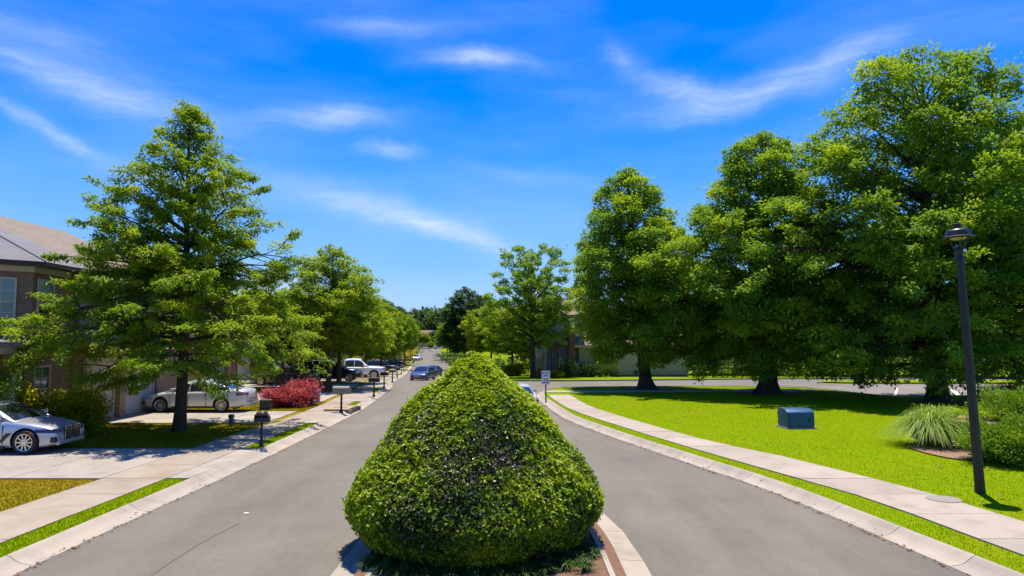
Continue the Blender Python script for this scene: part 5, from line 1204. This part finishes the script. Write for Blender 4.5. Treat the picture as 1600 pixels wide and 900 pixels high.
# ------------------------------------------------------------------ street furniture
def lamp_post():
    b = gp(1532, 770, .115); r = empty('street_lamp', (b.x, b.y, .11), R(30), 'tall black lamp post with a flared lantern standing on the right lawn', 'street lamp')
    T = at(1501, 405, b.y+.02).z-.11                       # top of the pole
    Mz = Matrix.Rotation(R(-2.2), 4, Vector((math.cos(-R(30)+PI/2), math.sin(-R(30)+PI/2), 0)))
    def B(mb, nm, mt, par=r, **k):
        mb.v = [tuple(Mz @ Vector(v)) for v in mb.v]; return mb.build(nm, mt, par, **k)
    pole = MB(); n = 24
    prof = [(.098, 0), (.098, .05), (.092, .10), (.084, 1.5), (.066, T-.12), (.064, T)]
    vs = []
    for i, (rr, z) in enumerate(prof):
        for k in range(n): q = rr*(1-.10*(k % 2)); vs.append((q*math.cos(2*PI*k/n), q*math.sin(2*PI*k/n), z))
    pole.add(vs, [(i*n+k, i*n+(k+1) % n, (i+1)*n+(k+1) % n, (i+1)*n+k) for i in range(len(prof)-1) for k in range(n)] + [tuple(range((len(prof)-1)*n, len(prof)*n))])
    B(pole, 'pole', M_BLACK, sharp=25)
    B(MB().lathe([(.075, T-.02), (.08, T+.02), (.066, T+.05), (.062, T+.10), (.09, T+.14), (.092, T+.20), (.05, T+.235)], 8, ph=PI/8), 'collar', M_BLACK, sharp=30)
    B(MB().cbox((.0, -.10, T+.17), (.05, .06, .06)), 'photocell', M_WHITE, bevel=.01)
    z0 = T+.22; z1 = T+.45
    lan = MB()
    for k in range(4):
        a = PI/4+k*PI/2; lan.tube([(.085*math.cos(a), .085*math.sin(a), z0), (.21*math.cos(a), .21*math.sin(a), z1)], .009, 5)
    fr = B(lan, 'lantern_frame', M_BLACK)
    g = []
    for k in range(4):
        a, b2 = PI/4+k*PI/2, PI/4+(k+1)*PI/2
        p = [(.08*math.cos(a), .08*math.sin(a), z0+.01), (.08*math.cos(b2), .08*math.sin(b2), z0+.01), (.204*math.cos(b2), .204*math.sin(b2), z1-.005), (.204*math.cos(a), .204*math.sin(a), z1-.005)]
        B(MB().poly(p, .004), 'glass', M_LGLASS, fr)
    B(MB().lathe([(.315, z1-.01), (.318, z1+.008), (.255, z1+.03), (.215, z1+.14), (.175, z1+.17), (.075, z1+.178), (.075, z1+.255), (.088, z1+.26), (.088, z1+.28), (.04, z1+.295)], 8, ph=PI/8), 'hood', M_BLACK, sharp=28)
    B(MB().lathe([(.10, z1-.05), (.15, z1-.016), (.15, z1-.012)], 16), 'lens', M_LENS, sharp=40)
lamp_post()
def text_mesh(s, size, bold=0.0):
    cu = bpy.data.curves.new('t', 'FONT'); cu.body = s; cu.size = size; cu.align_x = 'CENTER'; cu.align_y = 'CENTER'; cu.extrude = .0015; cu.offset = bold
    o = bpy.data.objects.new('t', cu); COL.objects.link(o); dg = bpy.context.evaluated_depsgraph_get()
    me = bpy.data.meshes.new_from_object(o.evaluated_get(dg)); bpy.data.objects.remove(o); me.name = 'lettering'; me.materials.clear(); return me
b = gp(853, 630, .115); r = empty('speed_sign', (b.x, b.y, hf(b.y)+.11), 0, 'white speed limit sign reading SPEED LIMIT 25 on a dark post at the street corner', 'sign')
hz = at(853, 590, b.y).z-b.z+.01; sw, sh = 13.2/1067*b.y, 20.5/1067*b.y
MB().cbox((0, .03, (hz+sh/2)/2), (.06, .05, hz+sh/2-.02)).build('post', M_BLACK, r, bevel=.008)
pl = MB().cbox((0, -.01, hz), (sw, .012, sh)).build('plate', M_SIGNW, r)
f = MB(); e = .02
for x0, x1, z0, z1 in ((-sw/2+e, sw/2-e, sh/2-e-.01, sh/2-e), (-sw/2+e, sw/2-e, -sh/2+e, -sh/2+e+.01), (-sw/2+e, -sw/2+e+.01, -sh/2+e+.01, sh/2-e-.01), (sw/2-e-.01, sw/2-e, -sh/2+e+.01, sh/2-e-.01)): f.box(x0, x1, -.0195, -.0165, hz+z0, hz+z1)
f.build('border', M_BLACK, pl)
for s, size, dz, bo in (('SPEED', .125, .195, .004), ('LIMIT', .125, .075, .004), ('25', .30, -.15, .008)):
    o = link('lettering', text_mesh(s, size*sh/.62, bo*.6), M_BLACK, pl, (0, -.0185, hz+dz*sh/.62)); o.rotation_euler = (PI/2, 0, 0)
b = at(848, 585, 62); zb_ = hf(62)+.1
r = empty('street_name_sign', (b.x, 62, zb_), 0, 'green street name blade on a thin post behind the 25 sign', 'sign')
hz = at(848, 549, 62).z-zb_
MB().tube([(0, 0, 0), (0, 0, hz+.1)], .03, 8).build('post', M_BLACK, r); MB().cbox((0, -.035, hz), (.92, .02, .22)).build('sign_blade', M_SIGNG, r, bevel=.01); MB().cbox((.036, .2, hz+.25), (.02, .8, .2)).build('sign_blade', M_SIGNG, r, bevel=.01)
# teal utility cabinet and marker
b = gp(1251, 670, .115); s = b.y/1067; w, d, hh = 43*s, .72, 30*s
r = empty('utility_cabinet', (b.x, b.y+d/2, .11), R(4), 'teal blue utility cabinet with a sloped lid standing on the lawn', 'utility cabinet')
mb = MB(); a = w/2
side = [(-d/2, 0), (d/2, 0), (d/2, hh*.92), (d/2-.08, hh), (-d/2+.22, hh), (-d/2+.05, hh*.90), (-d/2, hh*.82)]
mb.add([(-a, y, z) for y, z in side]+[(a, y, z) for y, z in side], [tuple(range(7)), tuple(range(13, 6, -1))]+[(k, 7+k, 7+(k+1) % 7, (k+1) % 7) for k in range(7)])
mb.build('body', M_TEAL, r, bevel=.015, sharp=30)
MB().cbox((0, -d/2-.008, hh*.42), (w*.88, .014, hh*.70)).build('door', M_TEAL, r, bevel=.006)
MB().cbox((w*.30, -d/2-.02, hh*.45), (.04, .02, .12)).build('latch', M_BLACK, r); MB().cbox((0, 0, .02), (w+.12, d+.12, .05)).build('base_pad', M_KERB, r)
b = gp(1218, 656, .115); r = empty('marker_post', (b.x, b.y, .11), 0, 'small dark marker stub on the lawn left of the teal cabinet', 'marker')
MB().lathe([(.05, 0), (.05, .22), (.075, .24), (.06, .34), (.02, .38)], 10).build('post', M_TEAL, r, sharp=40); MB().lathe([(.055, .14), (.055, .19)], 10).build('band', M_BLACK, r)
b = gp(361, 664, .115); r = empty('utility_pedestal', (b.x, b.y, .11), 0, 'short dark green utility pedestal at the edge of the yard', 'pedestal')
MB().lathe([(.10, 0), (.095, .26), (.115, .27), (.115, .36), (.10, .38)], 4, ph=PI/4).build('body', M_GREENP, r, bevel=.012); MB().lathe([(.118, .28), (.118, .31)], 4, ph=PI/4).build('band', M_BLACK, r)
b = gp(411, 641, .115); r = empty('ground_cabinet', (b.x, b.y+.3, .11), .1, 'low drab grey utility box left of the crimson maple', 'utility cabinet')
MB().cbox((0, 0, .19), (.44, .42, .38)).build('body', M_GREYBOX, r, bevel=.03, sharp=40); MB().cbox((0, 0, .40), (.48, .46, .04)).build('lid', M_GREYBOX, r, bevel=.015)
b = gp(484, 632, .115); r = empty('stone_marker', (b.x, b.y, hf(b.y)+.11), 0, 'weathered grey upright pedestal between the crimson maple and the driveway', 'pedestal')
MB().cbox((0, 0, .33), (.24, .24, .66)).lathe([(.17, .66), (.15, .70), (.03, .74)], 4, ph=PI/4).build('body', M_GREYBOX, r, bevel=.02)
MB().cbox((0, 0, .03), (.32, .32, .08)).build('base', M_KERB, r)
b = gp(490, 629, .115); r = empty('fire_hydrant', (b.x+.1, b.y+.35, hf(b.y)+.11), -.6, 'white and blue fire hydrant right behind the grey pedestal', 'fire hydrant')
MB().lathe([(.16, 0), (.16, .04), (.11, .06), (.11, .42), (.14, .44), (.14, .47)], 16).build('barrel', M_HYD, r, sharp=40); MB().lathe([(.13, .47), (.12, .55), (.07, .62), (.03, .64), (.03, .68)], 16).build('bonnet', M_HYDB, r, sharp=40)
for a in (0, PI/2, PI): MB().lathe([(.06, .08), (.06, .17), (.045, .19)], 10, 0, Matrix.Translation((0, 0, .36)) @ Matrix.Rotation(a, 4, 'Z') @ Matrix.Rotation(PI/2, 4, 'Y')).build('nozzle_cap', M_HYDB, r, sharp=40)
def mailbox(px, py, rz, label, mat=None, big=1.0, wreath=False, dz=.115, post=M_BLACK, sc=.86):
    b = gp(px, py, dz); r = empty('mailbox', (b.x, b.y, hf(b.y)+.11), rz, label, 'mailbox', 'mailboxes along the left kerb'); r.scale = (sc,)*3; mat = mat or M_BLACK
    MB().lathe([(.10, 0), (.09, .10), (.055, .14), (.05, .86), (.08, .90)], 10).build('post', post, r, sharp=40)
    g = MB(); n = 12; prof = [(-.12*big, 0)] + [(-.12*big*math.cos(PI*k/n), .13*big+.12*big*math.sin(PI*k/n)) for k in range(n+1)] + [(.12*big, 0)]
    m_ = len(prof); L = .27*big
    g.add([(x, y, z+.92) for x in (-L, L) for y, z in prof], [tuple(range(m_)), tuple(range(2*m_-1, m_-1, -1))] + [(k, m_+k, m_+(k+1) % m_, (k+1) % m_) for k in range(m_)])
    g.build('box', mat, r, sharp=35)
    g = MB(); g.add([(x, y*1.05, z*1.03+.915) for x in (L, L+.025) for y, z in prof], [tuple(range(m_)), tuple(range(2*m_-1, m_-1, -1))] + [(k, m_+k, m_+(k+1) % m_, (k+1) % m_) for k in range(m_)])
    dr = g.build('door', mat, r, sharp=35); MB().cbox((L+.04, 0, 1.12), (.03, .05, .03)).build('handle', M_CHROME, dr)
    MB().cbox((.05, -.135*big, 1.08), (.03, .012, .16)).build('flag', M_TAIL if not wreath else M_BLACK, r)
    if wreath:
        MB().cbox((0, 0, 1.195), (.5, .28, .05)).build('tray', M_BLACK, r, bevel=.01)
        rng = np.random.default_rng(3); n_ = 420; a = rng.uniform(0, 2*PI, n_); q = rng.normal(0, .035, (n_, 3)); C = np.c_[.17*np.cos(a), .11*np.sin(a), np.full(n_, 1.255)]+q
        V, F = leaf_cloud(C, unit(rng.normal(0, 1, (n_, 3))), unit(rng.normal(0, .5, (n_, 3))+np.array([0, 0, 1.])), .05, rng, .6)
        o = link('wreath', np_mesh('wreath', V, F, np.repeat(rng.uniform(0, 1, n_), 2)), leaf_mat('wreath_leaf', (.02, .012, .02), (.06, .035, .04), (.18, .12, .10), .2), r); o['kind'] = 'stuff'
    return r
M_MBT = plain('mailbox_tan', (.22, .21, .16), .5)
mailbox(408, 697, 0, 'black mailbox topped with a dark floral wreath by the nearest driveway', wreath=True, sc=.74)
mailbox(533, 645, -.1, 'drab tan mailbox on a dark post beside the storm drain', M_MBT, 1.45)
mailbox(584, 620, -.1, 'black mailbox on the grass strip in front of the white pickup', big=1.15)
mailbox(600, 606, -.1, 'black mailbox at the nose of the white pickup')
mailbox(613, 598, -.12, 'black mailbox with a pale box beyond the pickup', M_MBT)
mailbox(620.5, 591, -.12, 'black mailbox near the navy vehicle, the first after the pale box')
mailbox(627, 585, -.12, 'tan mailbox, the second after the pale box down the kerb', M_MBT, 1.3)
mailbox(631, 581, -.12, 'black mailbox, the third after the pale box down the kerb')
mailbox(637.5, 574, -.12, 'tiny black mailbox at the kerb left of the farther sedan')
mailbox(641, 571, -.12, 'tiniest black mailbox, last along the left kerb')
mailbox(698, 568, PI, 'dark mailbox on the right kerb beyond the tip of the hedge mound'); mailbox(692, 556, PI, 'small dark mailbox farther along the right kerb')
# storm drain in the left kerb
b = gp(574, 640, .12); r = empty('storm_drain', (lkx(b.y)-.25, b.y, hf(b.y)), .0, 'rusty-edged storm drain inlet set into the left kerb', 'storm drain')
MB().box(-1.0, .02, -.85, .85, .146, .22).build('top_slab', plain('drain_slab', (.34, .24, .13), .9, var=.3), r, bevel=.02); MB().box(.02, .14, -.75, .75, .03, .142).build('opening', M_BLACK, r); MB().lathe([(.30, .222), (.30, .232)], 24, 0, Matrix.Translation((-.5, 0, 0))).build('manhole_lid', M_IRON, r)
MB().box(.02, .2, -.85, -.75, 0, .2).box(.02, .2, .75, .85, 0, .2).build('throat_cheek', M_KERB, r)
b = gp(1475, 780, .135); o = MB().lathe([(.30, -.03), (.30, .009), (.285, .012)], 32).build('utility_cover', M_IRON, None, (b.x, b.y, .135)); tag(o, 'round grey utility cover set in the right walk near the lamp post', 'utility cover')
b = gp(385, 803, 0); o = MB().poly([(-.05, -.02, .008), (.04, -.03, .014), (.055, .014, .008), (-.014, .034, .02), (-.055, .02, .008)], .004).build('paper_scrap', M_WHITE, None, (b.x, b.y, .004)); tag(o, 'small white paper scrap lying on the left carriageway', 'litter')
for i, (px, py, lab) in enumerate(((1541, 733, 'curled brown fallen leaf on the lawn right of the lamp post base'), (1562, 777, 'brown fallen leaf on the lawn beyond the lamp shadow'), (1466, 729, 'dry leaf on the lawn below the mulch bed'))):
    b = gp(px, py, .15); rng = np.random.default_rng(i); V, F = leaf_cloud(np.zeros((1, 3)), np.array([[.9, .3, .3]]), np.array([[0, .2, 1.]]), .16, rng, .6, .3)
    o = link('fallen_leaf', np_mesh('fallen_leaf', V, F, [.8, .6]), M_DRYTWIG, None, (b.x, b.y, .15)); tag(o, lab, 'leaf')
# waste station at the parking lot
b = gp(1538, 634, .1); r = empty('waste_bin', (b.x, b.y, hf(b.y)+.11), 0, 'dark tapered waste bin at the edge of the parking lot', 'bin'); s = b.y/1067
MB().lathe([(7.0*s, 0), (9.0*s, 21*s), (9.6*s, 21.2*s), (9.6*s, 24*s), (8.2*s, 24*s), (7.6*s, 12*s)], 16).build('body', M_GREYBOX if False else M_BLACKP, r, sharp=40); MB().lathe([(7.5*s, 5*s), (7.75*s, 7*s)], 16).build('band', M_BLACK, r)
r = empty('notice_post', (b.x+.1, b.y+.5, hf(b.y)+.11), 0, 'dark box on a thin post rising behind the waste bin', 'post box')
MB().tube([(0, 0, 0), (0, 0, 46*s)], .035, 8).build('post', M_WOOD, r); MB().cbox((0, -.06, 40*s), (12.5*s, .16, 12*s)).build('box', M_BLACK, r, bevel=.02); MB().cbox((0, -.145, 40*s), (9*s, .012, 8*s)).build('panel', M_BLACKP, r)
# dry-stacked block wall of the raised bed
WALL = empty('stone_wall', (12.6, 19.0, .11), 0, 'low stacked stone block retaining wall behind the lamp post and fountain grass', 'wall')
blk = [MB().box(-.22, .22, -.13, .13, 0, .168).mesh('wall_block', bevel=.02) for _ in range(1)]; rg = random.Random(6)
for k in range(3):
    mb = MB().box(-.225, .225, -.14, .13, 0, .17); mb.v = [(x+rg.uniform(-.015, .015), y+rg.uniform(-.02, .02), z) for x, y, z in mb.v]; blk.append(mb.mesh('wall_block', bevel=.018))
path = [(0, 2.6), (-.05, .5), (.25, .05), (1.2, -.1), (2.6, -.1), (4.2, .2)]
pp = arc_resample(smooth_poly(path, 6), .455)
for c in range(4):
    for k in range(len(pp)-1):
        f = .5 if c % 2 == 0 else .0; a = pp[k]*(1-f)+pp[k+1]*f; d = pp[k+1]-pp[k]
        o = link('wall_block', blk[rg.randrange(4)], M_STONE, WALL, (a[0], a[1], c*.173+.0)); o.rotation_euler.z = math.atan2(d[1], d[0])+rg.uniform(-.03, .03)
cap = MB().box(-.24, .24, -.2, .16, 0, .075).mesh('cap_stone', bevel=.015)
for k in range(len(pp)-1):
    a = (pp[k]+pp[k+1])/2; d = pp[k+1]-pp[k]; o = link('cap_stone', cap, M_STONE2, WALL, (a[0], a[1], .695)); o.rotation_euler.z = math.atan2(d[1], d[0])+rg.uniform(-.02, .02)
inner = [(p[0]+12.6+.12, p[1]+19.0+.14) for p in pp] + [(17.2, 22), (13, 22)]
mb = MB().prism(inner, .05, .74); o = mb.build('raised_bed', M_MULCH); o['kind'] = 'structure'
